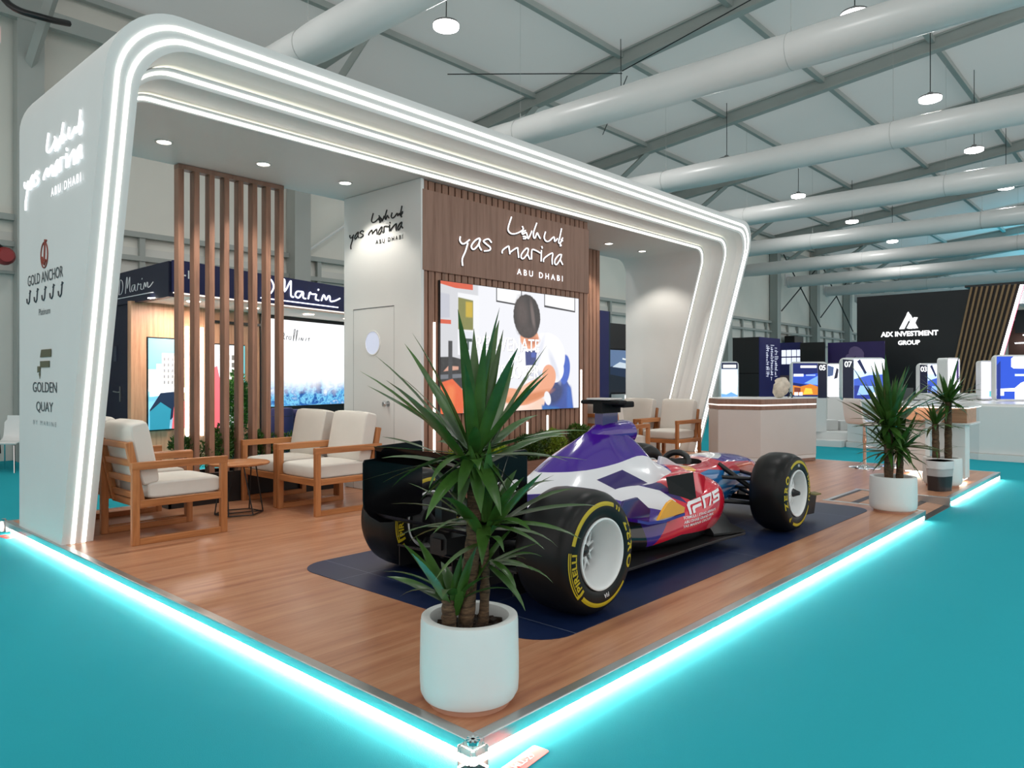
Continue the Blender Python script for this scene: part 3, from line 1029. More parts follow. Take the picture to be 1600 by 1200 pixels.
# the large screen
tv = thing('video_screen', 'large wall screen showing a man from behind in a white shirt', 'screen', (4.7, BY0, 1.67))
TX0, TX1, TZ0, TZ1 = 3.49, 5.905, 0.965, 2.385
obj('frame', MB().box(TX0-0.006, TX1+0.006, BY0-0.034, BY0-0.001, TZ0-0.006, TZ1+0.006), black, tv)
SKIN, SKIN2, SHIRT = '#f0a680', '#d98555', '#fbfbff'
man = soft_picture('screen_man', '#e6e8f0', [
    ('p', '#d4d5da', [(3.40, .9), (4.06, .9), (4.05, 2.5), (3.40, 2.5)], .02), ('p', '#f0f1f7', [(4.06, .9), (6, .9), (6, 2.5), (4.06, 2.5)], .03),
    ('p', '#d9532c', [(3.4, 2.40), (3.4, 2.365), (3.70, 2.325), (3.97, 2.325), (3.97, 2.40)], .006), ('p', '#c3c5d0', [(3.45, 1.98), (3.62, 2.0), (3.62, 2.25), (3.45, 2.26)], .02), ('p', '#d9532c', [(3.40, 1.93), (3.64, 1.93), (3.64, 1.975), (3.40, 1.975)], .006),
    ('p', '#f2f3f7', [(3.74, 1.60), (4.07, 1.60), (4.07, 2.27), (3.74, 2.28)], .01), ('p', '#7f7f3a', [(3.745, 1.88), (3.975, 1.88), (3.975, 2.21), (3.745, 2.23)], .012), ('p', '#c9ab22', [(3.86, 2.02), (3.965, 2.02), (3.965, 2.19), (3.86, 2.19)], .02),
    ('p', '#e2e6ee', [(3.78, 1.62), (3.97, 1.61), (3.97, 1.86), (3.78, 1.87)], .008), ('p', '#27403a', [(3.82, 1.75), (3.96, 1.75), (3.96, 1.785), (3.82, 1.785)], .006), ('p', '#33504a', [(3.88, 1.66), (3.91, 1.66), (3.91, 1.76), (3.88, 1.76)], .006),
    ('p', '#17181b', [(3.4, 1.28), (4.08, 1.20), (4.10, 1.50), (3.66, 1.58), (3.4, 1.57)], .012), ('p', '#d9a08a', [(3.53, 1.42), (3.75, 1.44), (3.75, 1.475), (3.60, 1.48)], .01), ('p', '#6c7078', [(3.4, 1.33), (3.9, 1.36), (3.9, 1.40), (3.4, 1.38)], .01), ('p', '#2a2c31', [(3.6, 1.3), (3.66, 1.3), (3.66, 1.75), (3.6, 1.75)], .01),
    ('p', '#e8612a', [(3.4, .9), (3.82, .9), (3.84, 1.2), (3.66, 1.34), (3.4, 1.28)], .012), ('p', '#f07d3e', [(3.55, .9), (3.66, .9), (3.7, 1.25), (3.6, 1.28)], .06),
    ('p', '#23232b', [(4.345, 2.225), (4.79, 2.205), (4.79, 2.45), (4.345, 2.45)], .005), ('p', '#fbfcff', [(4.36, 2.243), (4.775, 2.225), (4.775, 2.45), (4.36, 2.45)], .005),
    ('p', '#23232b', [(5.205, 2.225), (5.83, 2.20), (5.83, 2.45), (5.205, 2.45)], .005), ('p', '#fbfcff', [(5.22, 2.25), (5.815, 2.22), (5.815, 2.45), (5.22, 2.45)], .005),
    ('e', '#f7d3bd', (4.62, .98, .62, .20, .08), .10), ('e', '#fbe6d8', (4.55, 1.03, .40, .10, .05), .6),
    ('p', '#25499f', [(5.16, .9), (5.80, .9), (5.74, 1.22), (5.62, 1.36), (5.42, 1.34), (5.26, 1.18)], .02), ('e', '#2d5cc4', (5.61, 1.46, .11, .19, -.15), .12), ('e', '#1c326c', (5.42, 1.16, .17, .12, .5), .5), ('p', '#2f62c0', [(5.66, .9), (5.80, .9), (5.74, 1.25), (5.66, 1.25)], .05), ('p', '#1668b4', [(5.16, .9), (5.5, .9), (5.5, .98), (5.16, 1.02)], .03),
    ('e', SHIRT, (5.22, 1.60, .40, .31, .15), .04), ('e', SHIRT, (4.98, 1.50, .28, .22, .1), .05), ('e', SHIRT, (5.44, 1.44, .16, .14, .6), .06), ('e', '#dfe2ee', (5.40, 1.50, .05, .20, .5), .9), ('e', '#e6e8f2', (5.12, 1.66, .04, .22, -.4), .9), ('e', '#d5d8e6', (5.02, 1.38, .20, .04, .2), .9),
    ('e', SKIN, (4.93, 1.83, .17, .13, 0), .12), ('e', '#c9764f', (4.98, 1.80, .12, .05, .1), .8), ('p', '#26387c', [(4.86, 1.50), (5.04, 1.51), (5.07, 1.69), (4.85, 1.67)], .012), ('p', '#3d57b0', [(4.96, 1.60), (5.04, 1.60), (5.05, 1.66), (4.96, 1.66)], .01),
    ('e', '#231a19', (4.885, 2.09, .245, .265, .15), .05, .12), ('e', '#4a3d3a', (4.80, 2.12, .10, .18, .2), .9, .8), ('e', '#6a5b58', (4.99, 2.10, .03, .17, .2), .9, .5), ('e', '#3a2e2c', (4.88, 1.92, .16, .07, 0), .7, .6),
    ('e', SKIN, (5.03, 1.20, .40, .13, .32), .08), ('e', SKIN, (5.30, 1.38, .13, .14, .5), .10), ('e', SKIN2, (4.98, 1.12, .34, .045, .20), .8), ('e', '#f8c3a2', (4.86, 1.22, .22, .05, .25), .9), ('e', SKIN, (4.62, 1.14, .22, .09, -.1), .15), ('e', '#e2925f', (4.66, 1.08, .22, .04, -.1), .8),
    ('e', '#f4f4f8', (5.27, 1.10, .06, .09, .4), .15)], 1.0, (4.7, 1.67), .05)
obj('picture', MB().box(TX0, TX1, BY0-0.0362, BY0-0.0342, TZ0, TZ1), man, tv)
tw = em('screen_text', (1, 1, 1), 1.15)
tg = em('screen_text_shadow', '#6f6672', 0.8)
for wd, z, h, x0, x1 in (('REJUVENATE', 1.665, 0.155, 4.02, 5.11), ('AND', 1.545, 0.07, 4.55, 4.78), ('DISCOVER', 1.345, 0.155, 4.24, 5.11)):
    mb, mg = MB(), MB()
    for m_, dx, dy in ((mg, 0.007, 0.0378), (mb, 0.0, 0.0394)):
        vs, fs, W = text_geo(wd)
        m_.add([(x0+dx+u/W*(x1-x0), BY0-dy, z-dx*0.6+w*h) for u, w in vs], fs)
    obj('caption', mb, tw, tv)
    obj('caption_shadow', mg, tg, tv)

# the slat wall further back, right of the block
t = thing('slat_wall', 'narrow brown slatted wall at the back right of the wooden block', 'wall panel', (7.2, 5.35, PZ))
m = MB()
for i in range(18):
    x0 = 6.26+i*0.1
    m.box(x0+0.009, x0+0.091, 5.22, 5.26, BZ0, BZ1)
obj('slats', m, walnut, t, bevel=0.003, seg=1)
obj('backing', MB().box(6.25, 8.07, 5.26, 5.40, BZ0, BZ1), walnut_x, t)

# open slat screen on the left
t = thing('slat_screen', 'open screen of eight tall brown wooden slats behind the left chairs', 'screen', (1.87, 5.42, PZ))
for i in range(8):
    x0 = 1.31+i*0.1535
    obj('slat', MB().box(x0, x0+0.055, 5.375, 5.475, PZ+0.30, BZ1-0.045), walnut, t, bevel=0.003)
obj('top_rail', MB().box(1.31, 2.44, 5.375, 5.475, BZ1-0.045, BZ1), walnut_x, t)

# ================================================================== PLANTERS AND SHRUBS
leaf_mats = {}


def leaf_mat(name, c1, c2, rough=0.45):
    if name in leaf_mats:
        return leaf_mats[name]
    k = NB(name)
    f = k.noise(k.mapped(), 9.0, 3)
    k.l(k.ramp(f, [(0.3, c1), (0.7, c2)]), k.b.inputs['Base Color'])
    k.b.inputs['Roughness'].default_value = rough
    leaf_mats[name] = k.m
    return k.m


def shrub(x, y, z, rx, ry, h, seed, label, c1, c2, n=900, leaf=0.035):
    n = int(n*2.2)
    leaf *= 0.85
    r = random.Random(seed)
    t = thing('shrub', label, 'shrub', (x, y, z), 0, 'green shrubs in the planters')
    m = MB()
    cl = [(r.uniform(-.55, .55)*rx, r.uniform(-.5, .5)*ry, r.uniform(.35, .8)*h, r.uniform(.35, .6)) for _ in range(9)]
    for i in range(n):
        cx, cy, cz, cr = r.choice(cl)
        d = Vector((r.gauss(0, 1), r.gauss(0, 1), r.gauss(0, 1)))
        d.normalize()
        p = Vector((x+cx+d.x*cr*rx, y+cy+d.y*cr*ry, z+max(0.01, cz+d.z*cr*h*0.55)))
        d = (d+Vector((0, 0, 0.6))+Vector((r.gauss(0, .4), r.gauss(0, .4), r.gauss(0, .4)))).normalized()
        s = d.cross(Vector((r.gauss(0, 1), r.gauss(0, 1), r.gauss(0, 1)))).normalized()
        L, w = leaf*r.uniform(.7, 1.5), leaf*0.22*r.uniform(.7, 1.3)
        m.add([p-s*w, p+s*w, p+d*L*.6+s*w*.8, p+d*L, p+d*L*.6-s*w*.8], [(0, 1, 2, 3, 4)])
    obj('foliage', m, leaf_mat('shrub_%s' % c1, c1, c2), t)
    st = MB()
    for i in range(10):
        a = r.random()*2*PI
        st.tube([(x, y, z), (x+math.cos(a)*rx*.3, y+math.sin(a)*ry*.3, z+h*.35), (x+math.cos(a)*rx*.6, y+math.sin(a)*ry*.6, z+h*.7)], 0.005, 4)
    obj('stems', st, pm('twig', '#3b2a1a', 0.8), t)
    return t


pl_m = wood('planter_wood', '#7c5643', '#5a3c2e', 'x')
for nm, x0, x1, y0, y1, z1, lab in (('planter', 1.22, 3.18, 5.37, 5.74, 0.40, 'long low planter under the slat screen behind the left chairs'),
                                    ('planter', 3.40, 6.10, 3.72, 4.02, 0.40, 'long low planter below the large wall screen')):
    t = thing('planter', lab, 'planter', ((x0+x1)/2, (y0+y1)/2, PZ))
    m = MB().box(x0, x1, y0, y0+0.02, PZ, z1).box(x0, x1, y1-0.02, y1, PZ, z1).box(x0, x0+0.02, y0, y1, PZ, z1).box(x1-0.02, x1, y0, y1, PZ, z1)
    obj('box', m, pl_m if y0 < 4 else black, t)
    obj('soil', MB().box(x0+0.02, x1-0.02, y0+0.02, y1-0.02, PZ+0.02, z1-0.04), soil_m, t)
shrub(1.52, 5.56, 0.36, .22, .18, .40, 1, 'dark green shrub under the leftmost slats', '#22401a', '#4a7a2c')
shrub(1.88, 5.56, 0.36, .22, .18, .52, 2, 'tall dark green shrub under the middle slats', '#22401a', '#4a7a2c', 1300)
shrub(2.26, 5.56, 0.36, .24, .18, .40, 3, 'dark green shrub under the right slats beside the armrest', '#22401a', '#4a7a2c')
shrub(2.72, 5.52, 0.36, .24, .20, .36, 4, 'low green shrub behind the backs of the front left chairs', '#26451b', '#557a2a')
shrub(3.66, 3.86, 0.36, .18, .15, .22, 5, 'yellow green feathery plant at the left end of the screen planter', '#6f7f18', '#a3a82a', 500, 0.06)
shrub(4.15, 3.86, 0.36, .20, .15, .24, 6, 'yellow green bushy plant left of the middle of the screen planter', '#5f7f1c', '#94a52a', 700, 0.055)
shrub(4.75, 3.86, 0.36, .26, .15, .36, 7, 'dark green shrub below the middle of the screen', '#1f3a10', '#3d5c1a', 1300)
shrub(5.22, 3.86, 0.36, .24, .15, .36, 8, 'light green shrub right of the short light bars', '#4d6a16', '#7f9428', 1400)
shrub(5.75, 3.86, 0.36, .26, .15, .42, 9, 'dark green shrub beside the purple engine cover', '#27420f', '#4c6a1c', 1500)

# ================================================================== ARMCHAIRS AND TABLES


def make_armchair(label, loc, rz):
    t = thing('armchair', label, 'armchair', loc, rz, 'white cushioned wooden armchairs')
    W, D, b = 0.68, 0.74, 0.055
    kw = dict(world=False, bevel=0.004)
    for s in (0, 1):
        y0, y1 = (0, 0.042) if s == 0 else (W-0.042, W)
        fr = obj('side_frame', MB().box(0, b, y0, y1, 0, 0.62), oak_z, t, **kw)
        obj('front_post', MB().box(D-b, D, y0, y1, 0, 0.62), oak_z, fr, **kw)
        obj('armrest', MB().box(-0.002, D+0.002, y0-0.002, y1+0.002, 0.565, 0.622), oak_x, fr, **kw)
        obj('floor_rail', MB().box(b, D-b, y0, y1, 0, 0.05), oak_x, fr, **kw)
        obj('seat_rail', MB().box(b, D-b, y0, y1, 0.28, 0.335), oak_x, fr, **kw)
    obj('seat_frame', MB().box(0.08, 0.125, 0.042, W-0.042, 0.265, 0.32).box(D-0.05, D-0.005, 0.042, W-0.042, 0.275, 0.335).box(0.12, D-0.05, 0.042, W-0.042, 0.30, 0.325), oak_y, t, **kw)
    tilt = Matrix.Translation((0.10, 0, 0.30)) @ Matrix.Rotation(-0.20, 4, 'Y')
    bf = None
    for yy in (0.065, W-0.065):
        bf = obj('back_post', MB().mbox(tilt @ Matrix.Translation((-0.01, yy, 0.235)), 0.05, 0.042, 0.50), oak_z, t, **kw)
    for zz in (0.06, 0.19, 0.32, 0.46):
        obj('back_slat', MB().mbox(tilt @ Matrix.Translation((-0.012, W/2, zz)), 0.022, W-0.09, 0.05), oak_y, bf, **kw)
    # cushions: rounded boxes with a little crown
    cu = MB()

    def pillow(m, M, sx, sy, sz, crown):
        n = 9
        rings = []
        for i in range(n):
            u = -1+2*i/(n-1)
            row = []
            for j in range(24):
                a = 2*PI*(j+0.5)/24
                ca, sa = math.cos(a), math.sin(a)
                e = 0.28
                px = math.copysign(abs(ca)**e, ca)
                pz = math.copysign(abs(sa)**e, sa)
                kx = 1-0.05*abs(u)**6
                row.append(M @ Vector((px*sx/2*kx, u*sy/2, pz*(sz/2+crown*(1-u*u)*(1-px*px))*(1-0.10*abs(u)**8))))
            rings.append(row)
        m.loft(rings)
    pillow(cu, Matrix.Translation((0.42, W/2, 0.395)), 0.60, W-0.10, 0.135, 0.014)
    obj('seat_cushion', cu, cushion, t, smooth=50, world=False, bevel=0.012, seg=2)
    cb = MB()
    pillow(cb, tilt @ Matrix.Translation((0.09, W/2, 0.37)) @ Matrix.Rotation(PI/2, 4, 'Y'), 0.50, W-0.12, 0.15, 0.02)
    obj('back_cushion', cb, cushion, t, smooth=50, world=False, bevel=0.012, seg=2)
    return t


ch = make_armchair('armchair nearest the left arch leg, seen from behind, facing right', (0.37, 3.98, PZ), 0.0)
copy_tree(ch, loc=(0.40, 4.70, PZ), label='armchair on the left almost hidden behind the nearest left one')
copy_tree(ch, loc=(2.68, 4.66, PZ), rotz=PI, label='armchair left of the rear wing with its back to the door wall')
copy_tree(ch, loc=(2.68, 5.36, PZ), rotz=PI, label='armchair beside the slats, next to the small round table')
copy_tree(ch, loc=(8.76, 4.46, PZ), rotz=PI, label='armchair in front of the right arch leg with its front to the car')
copy_tree(ch, loc=(8.76, 5.20, PZ), rotz=PI, label='armchair at the right arch leg, farther back behind another armchair')
copy_tree(ch, loc=(6.42, 3.72, PZ), label='armchair mostly hidden behind the air intake of the purple car')


def make_table(label, loc):
    t = thing('side_table', label, 'table', loc, 0, 'round wire leg tables')
    obj('table_top', MB().lathe([(0, 0.46), (0.262, 0.46), (0.27, 0.466), (0.27, 0.478), (0.262, 0.484), (0, 0.484)], 48), oak_x, t, world=False, smooth=40)
    for i in range(6):
        a = 2*PI*i/6+0.3
        a2 = a+0.35
        obj('leg', MB().tube([(0.15*math.cos(a), 0.15*math.sin(a), 0.46), (0.21*math.cos(a2), 0.21*math.sin(a2), 0.012)], 0.006, 6), blackm, t, world=False)
    rg = MB()
    rg.tube([(0.21*math.cos(2*PI*j/6+.65), 0.21*math.sin(2*PI*j/6+.65), 0.012) for j in range(6)], 0.006, 6, closed=True)
    rg.tube([(-0.2, 0.05, 0.012), (0.2, -0.05, 0.012)], 0.005, 6)
    obj('foot_ring', rg, blackm, t, world=False)
    obj('top_ring', MB().tube([(0.15*math.cos(2*PI*j/24), 0.15*math.sin(2*PI*j/24), 0.452) for j in range(24)], 0.006, 6, closed=True), blackm, t, world=False)
    return t


tb = make_table('small round table between the left armchairs', (1.56, 4.66, PZ))
copy_tree(tb, loc=(7.62, 4.75, PZ), label='small round table among the right armchairs behind the car')

# ================================================================== POTTED YUCCAS
pot_m = pm('white_pot', (0.74, 0.77, 0.76), 0.35, var=0.015)
bark_m = None
k = NB('yucca_bark')
f = k.noise(k.mapped((3, 3, 14)), 8, 4, 0.6)
k.l(k.ramp(f, [(0.3, '#2c2118'), (0.5, '#55422f'), (0.75, '#725b42')]), k.b.inputs['Base Color'])
k.b.inputs['Roughness'].default_value = 0.9
k.bump(f, 0.7, 0.01)
bark_m = k.m
k = NB('yucca_leaf')
f = k.noise(k.mapped(), 5, 3)
f2 = k.noise(k.mapped((1, 1, 1)), 60, 2)
c = k.ramp(f, [(0.25, '#1c3612'), (0.5, '#2d501b'), (0.75, '#4a7030')])
k.l(k.mix(k.math('MULTIPLY', f2, 0.2), c, '#5d8a3a'), k.b.inputs['Base Color'])
k.b.inputs['Roughness'].default_value = 0.32
yl = k.m


def blade(m, base, az, el, L, w, droop, twist=0.0, fold=0.25):
    """one tapering folded leaf"""
    N = 8
    p = Vector(base)
    rings = []
    for i in range(N+1):
        s = i/N
        e = el-droop*s*s
        d = Vector((math.cos(az)*math.cos(e), math.sin(az)*math.cos(e), math.sin(e)))
        side = Vector((-math.sin(az), math.cos(az), 0))
        up = side.cross(d)*-1
        q = side*math.cos(twist*s)+up*math.sin(twist*s)
        nn = d.cross(q)
        ww = w*(0.55+1.6*s if s < 0.28 else 1.0)*(1-max(0, (s-0.35)/0.65)**1.7)
        ww = max(ww, 0.0006)
        rings.append((p-q*ww+nn*ww*fold, p.copy(), p+q*ww+nn*ww*fold))
        p = p+d*(L/N)
    o = len(m.v)
    vs = [x for r_ in rings for x in r_]
    fs = []
    for i in range(N):
        for j in range(2):
            fs.append((i*3+j, i*3+j+1, (i+1)*3+j+1, (i+1)*3+j))
    m.add(vs, fs)


def make_yucca(loc, label, trunks, heads, pot_r=0.193, pot_h=0.33, seed=0):
    x, y, z = loc
    t = thing('potted_yucca', label, 'potted plant', loc, 0)
    pr_ = pot_r
    obj('pot', MB().lathe([(0, 0.0), (pr_*0.80, 0.0), (pr_*0.82, 0.02), (pr_*0.84, 0.022), (pr_*0.93, 0.028), (pr_*0.985, 0.048), (pr_, 0.09), (pr_, 0.16), (pr_*0.985, pot_h-0.02), (pr_*0.97, pot_h), (pr_*0.90, pot_h+0.004), (pr_*0.80, pot_h), (pr_*0.78, pot_h-0.02), (pr_*0.78, pot_h-0.08)], 56, (x, y, z)), pot_m, t, smooth=40)
    obj('pot_foot', MB().lathe([(pr_*0.82, 0.0), (pr_*0.82, 0.018), (pr_*0.5, 0.018)], 40, (x, y, z)), pm('pot_foot', '#b98a72', 0.5), t, smooth=40)
    r = random.Random(seed)
    so = MB()
    rings = []
    for rr_, hh in ((0.0, 0.0), (0.4, 0.006), (0.75, -0.004), (0.99, -0.002)):
        rings.append([(x+rr_*pr_*.78*math.cos(2*PI*j/30), y+rr_*pr_*.78*math.sin(2*PI*j/30), z+pot_h-0.05+hh+r.uniform(-.006, .006)) for j in range(30)])
    so.loft(rings)
    for j in range(40):
        a, q = r.random()*2*PI, r.random()**.5*pr_*.7
        M = Matrix.Translation((x+q*math.cos(a), y+q*math.sin(a), z+pot_h-0.045)) @ Matrix.Rotation(r.random()*3, 4, 'Z') @ Matrix.Rotation(r.random(), 4, 'X')
        so.mbox(M, r.uniform(.015, .04), r.uniform(.015, .03), .015)
    obj('soil', so, soil_m, t)
    for pts, r0, r1 in trunks:
        P = crm([(x+a, y+b, z+c_) for a, b, c_ in pts], 6)
        rad = [r0+(r1-r0)*i/(len(P)-1)+0.0025*math.sin(i*2.4) for i in range(len(P))]
        obj('trunk', MB().tube(P, rad, 14), bark_m, t, smooth=60)
    for hd in heads:
        hx, hy, hz, specs = hd
        m = MB()
        for sp in specs:
            if len(sp) == 6:            # random fan: count, elevation range, length range, width, droop range
                cnt, els, Ls, w, dr, azs = sp
                for i in range(cnt):
                    az = azs[0]+(azs[1]-azs[0])*((i+r.random()*.8)/cnt)
                    blade(m, (x+hx+.018*math.cos(az), y+hy+.018*math.sin(az), z+hz+r.uniform(-.07, .03)), az, r.uniform(*els), r.uniform(*Ls), w*r.uniform(.8, 1.15), r.uniform(*dr), r.uniform(-.6, .6), r.uniform(.1, .4))
            else:
                az, el, L, w, dr = sp
                blade(m, (x+hx, y+hy, z+hz), az, el, L, w, dr, 0.2)
        obj('foliage', m, yl, t, smooth=60)
    return t


FWD = math.radians(42.343)                    # azimuth pointing away from the viewer; RIGHT of the picture is FWD-90
AZR, AZL, AZN = FWD-PI/2, FWD+PI/2, FWD+PI
make_yucca((0.236, 0.258, PZ), 'large yucca with three trunks in a white pot at the front corner of the stand',
           [([(-.01, .02, .22), (.01, .005, .5), (.022, -.008, .70), (.022, -.008, .92)], .032, .030),
            ([(.05, -.02, .22), (.055, -.03, .42), (.05, -.035, .64)], .022, .016),
            ([(-.075, .035, .22), (-.077, .035, .33), (-.077, .035, .40)], .030, .027)],
           [(.022, -.008, .95, [(11, (1.05, 1.5), (.44, .58), .030, (.0, .25), (0, 2*PI)),
                           (12, (.70, 1.05), (.44, .58), .029, (.0, .4), (0, 2*PI)),
                           (9, (.30, .7), (.36, .50), .027, (.1, .6), (0, 2*PI)),
                           (8, (-.35, .3), (.28, .40), .026, (.2, .8), (0, 2*PI)),
                           (8, (-.9, -.35), (.20, .30), .028, (.2, .6), (0, 2*PI)),
                           (7, (-1.3, -.9), (.16, .24), .027, (.0, .3), (0, 2*PI)),
                           (AZL, .10, .46, .014, .08), (AZL+.25, -.15, .44, .013, .15), (AZL-.2, -.2, .40, .014, .35), (AZR, .0, .44, .014, .15), (AZR-.2, .35, .46, .030, .45), (AZN-.5, .05, .34, .026, 1.2), (AZN+.5, -.6, .30, .030, .5)]),
            (.05, -.035, .68, [(7, (.9, 1.45), (.26, .36), .026, (.1, .4), (0, 2*PI)), (8, (.3, .9), (.30, .40), .027, (.3, .7), (0, 2*PI)), (7, (-.3, .3), (.26, .36), .026, (.4, .9), (0, 2*PI)),
                               (AZR+.1, .25, .46, .028, .4), (AZR+.3, .75, .34, .024, .9), (AZR-.4, .1, .40, .026, .6), (AZL, .35, .38, .028, .5), (AZL+.4, .1, .36, .026, .6), (AZL-.3, -.1, .34, .026, .6), (AZN, -.1, .30, .028, .8), (AZN-.6, .3, .32, .028, .9), (AZN+.6, .3, .32, .028, .8)]),
            (-.055, .03, .40, [(7, (.8, 1.4), (.26, .40), .026, (.2, .5), (0, 2*PI)), (6, (.2, .8), (.20, .28), .024, (.5, 1.0), (0, 2*PI)), (AZL, .35, .22, .018, 1.2), (AZL+.2, .6, .30, .026, .7)]),
            (.06, -.035, .52, [(4, (-.3, .5), (.16, .24), .018, (.6, 1.2), (AZR-1, AZR+1)), (AZR, .0, .28, .018, 1.0), (AZR-.6, -.5, .24, .02, .7), (AZR+.2, .4, .22, .014, .2)])], seed=4)
make_yucca((5.80, 0.225, PZ), 'dense yucca in a white pot beside the ramp, nearest the front wheel',
           [([(-.03, .03, .22), (-.03, .03, .6), (-.035, .03, .80)], .042, .036), ([(.05, -.04, .22), (.055, -.045, .45), (.055, -.045, .60)], .034, .028)],
           [(-.035, .03, .84, [(24, (.95, 1.5), (.44, .68), .030, (.0, .2), (0, 2*PI)), (26, (.4, 1.0), (.38, .56), .028, (.0, .4), (0, 2*PI)), (20, (-.3, .4), (.28, .42), .024, (.1, .6), (0, 2*PI)), (10, (-1.1, -.4), (.2, .32), .026, (.1, .5), (0, 2*PI))]),
            (-.03, .03, .62, [(14, (.2, 1.2), (.24, .36), .022, (.1, .5), (0, 2*PI)), (12, (-.6, .2), (.2, .32), .018, (.1, .7), (0, 2*PI))]),
            (.055, -.045, .60, [(18, (.6, 1.4), (.28, .46), .024, (.0, .4), (0, 2*PI)), (18, (-.1, .6), (.30, .42), .021, (.2, .7), (0, 2*PI)), (16, (-.8, -.1), (.24, .36), .016, (.2, .7), (0, 2*PI))])], pot_r=.205, seed=7)
make_yucca((7.99, 0.28, PZ), 'yucca with two bare trunks in a white pot behind the waste bin',
           [([(-.06, .05, .22), (-.065, .055, .5), (-.065, .06, .72)], .042, .036), ([(.05, -.05, .22), (.05, -.05, .6), (.05, -.05, .98)], .042, .036)],
           [(.05, -.05, 1.0, [(24, (.5, 1.45), (.28, .42), .022, (.1, .6), (0, 2*PI)), (26, (.0, .7), (.26, .38), .020, (.3, .9), (0, 2*PI)), (20, (-.7, .0), (.20, .32), .018, (.4, 1.0), (0, 2*PI)),
                             (AZN, 1.2, .58, .022, .1)]),
            (-.065, .06, .72, [(14, (.5, 1.3), (.24, .38), .022, (.2, .7), (0, 2*PI)), (16, (-.2, .5), (.26, .38), .020, (.5, 1.2), (0, 2*PI))]),
            (-.05, .05, .42, [(6, (-.2, .7), (.22, .32), .012, (.4, 1.0), (0, 2*PI))])], pot_r=.205, seed=9)

# ================================================================== COUNTERS, STOOLS, BIN ON THE RIGHT
cw = pm('counter_white', (0.60, 0.57, 0.55), 0.4, var=0.01)
t = thing('counter', 'white angled counter with a brown wood top band behind the car nose', 'counter', (9.0, 3.0, PZ))
cp = [(8.50, 2.70), (9.68, 2.34), (9.78, 2.95), (9.45, 3.55), (8.65, 3.60), (8.36, 3.30)]
cc = Vector((9.1, 3.0))


def scaled(k_):
    return [(cc.x+(a-cc.x)*k_, cc.y+(b-cc.y)*k_) for a, b in cp]


P3 = lambda u, w, h: Vector((u, w, h))
obj('body', MB().prism([(a, b) for a, b in cp], lambda u, w, h: Vector((u, w, PZ+0.10+h)), 0.70), cw, t, bevel=0.01)
obj('kick_plate', MB().prism(scaled(.985), lambda u, w, h: Vector((u, w, PZ+.005+h)), 0.045), walnut_x, t)
obj('kick_stripe', MB().prism(scaled(.99), lambda u, w, h: Vector((u, w, PZ+0.05+h)), 0.05), white, t)
obj('lower_band', MB().prism(scaled(1.004), lambda u, w, h: Vector((u, w, PZ+0.80+h)), 0.055), walnut_x, t)
obj('light_stripe', MB().prism(scaled(.995), lambda u, w, h: Vector((u, w, PZ+0.855+h)), 0.022), em('counter_stripe', (1, .97, .92), .85), t)
obj('top_band', MB().prism(scaled(1.004), lambda u, w, h: Vector((u, w, PZ+0.877+h)), 0.075), walnut_x, t)
obj('counter_top', MB().prism(scaled(.99), lambda u, w, h: Vector((u, w, PZ+0.952+h)), 0.012), white_gloss, t)
# crumpled bag
bagm = pm('bag_cloth', '#c7bdae', 0.85, var=0.2, vscale=14, bump=0.6, bscale=25)
t = thing('crumpled_bag', 'crumpled pale cloth bag lying on the white counter', 'bag', (9.12, 2.66, PZ+0.964))
r = random.Random(3)
rings = []
for i in range(11):
    a = PI*i/10
    rr_ = math.sin(a)
    row = []
    for j in range(18):
        b = 2*PI*j/18
        kk = 1+0.16*math.sin(3*b+i)+0.12*math.sin(5*b-2*i)+r.uniform(-.06, .06)
        row.append((9.12+(.02*i-.1)+.15*rr_*math.cos(b)*kk*.9, 2.66+.11*rr_*math.sin(b)*kk, PZ+0.965+max(0.0, .155-.155*math.cos(a)+.02*math.sin(4*b)*rr_)*1.0))
    rings.append(row)
obj('cloth', MB().loft(rings), bagm, t, smooth=50)
obj('strap', MB().tube(crm([(9.24, 2.60, PZ+.975), (9.30, 2.58, PZ+1.05), (9.33, 2.57, PZ+.98), (9.27, 2.56, PZ+.972)], 5), .008, 6), black, t, smooth=60)

t = thing('reception_desk', 'white desk with lit wooden drawer boxes at the right end of the stand', 'desk', (8.7, .5, PZ))
obj('leg_panel', MB().box(8.38, 8.62, .12, .42, PZ+0.05, PZ+0.72), white, t, bevel=.006)
obj('leg_panel', MB().box(8.86, 9.10, .66, .92, PZ+0.05, PZ+0.72), white, t, bevel=.006)
bxm = wood('desk_wood', '#b58869', '#94694d', 'y', .4)
obj('drawer_box', MB().box(8.36, 8.90, .10, .50, PZ+0.72, PZ+0.895), bxm, t, bevel=.004)
b2 = obj('drawer_box', MB().box(8.70, 9.12, .51, .94, PZ+0.72, PZ+0.895), bxm, t, bevel=.004)
obj('drawer_knob', MB().lathe([(0, -.03), (.015, -.028), (.012, -.01), (.008, 0)], 12, (8.70, .72, PZ+.81), 'x'), black, b2, smooth=40)
obj('desk_top', MB().box(8.34, 9.14, .08, .96, PZ+0.905, PZ+0.925), white_gloss, t)
obj('light_strip', MB().box(8.355, 9.13, .09, .95, PZ+0.897, PZ+0.904), led, t)
obj('under_light', MB().box(8.40, 8.60, .14, .40, PZ+0.035, PZ+0.048), em('under_glow', (1, .92, .8), 9), t)
obj('under_light', MB().box(8.88, 9.08, .68, .90, PZ+0.035, PZ+0.048), em('under_glow', (1, .92, .8), 9), t)
obj('foot', MB().box(8.44, 8.56, .18, .36, PZ, PZ+0.036), white, t)
obj('foot', MB().box(8.92, 9.04, .72, .86, PZ, PZ+0.036), white, t)
obj('base_shelf', MB().box(8.34, 8.92, .06, .52, PZ+.70, PZ+.72), white_gloss, t)


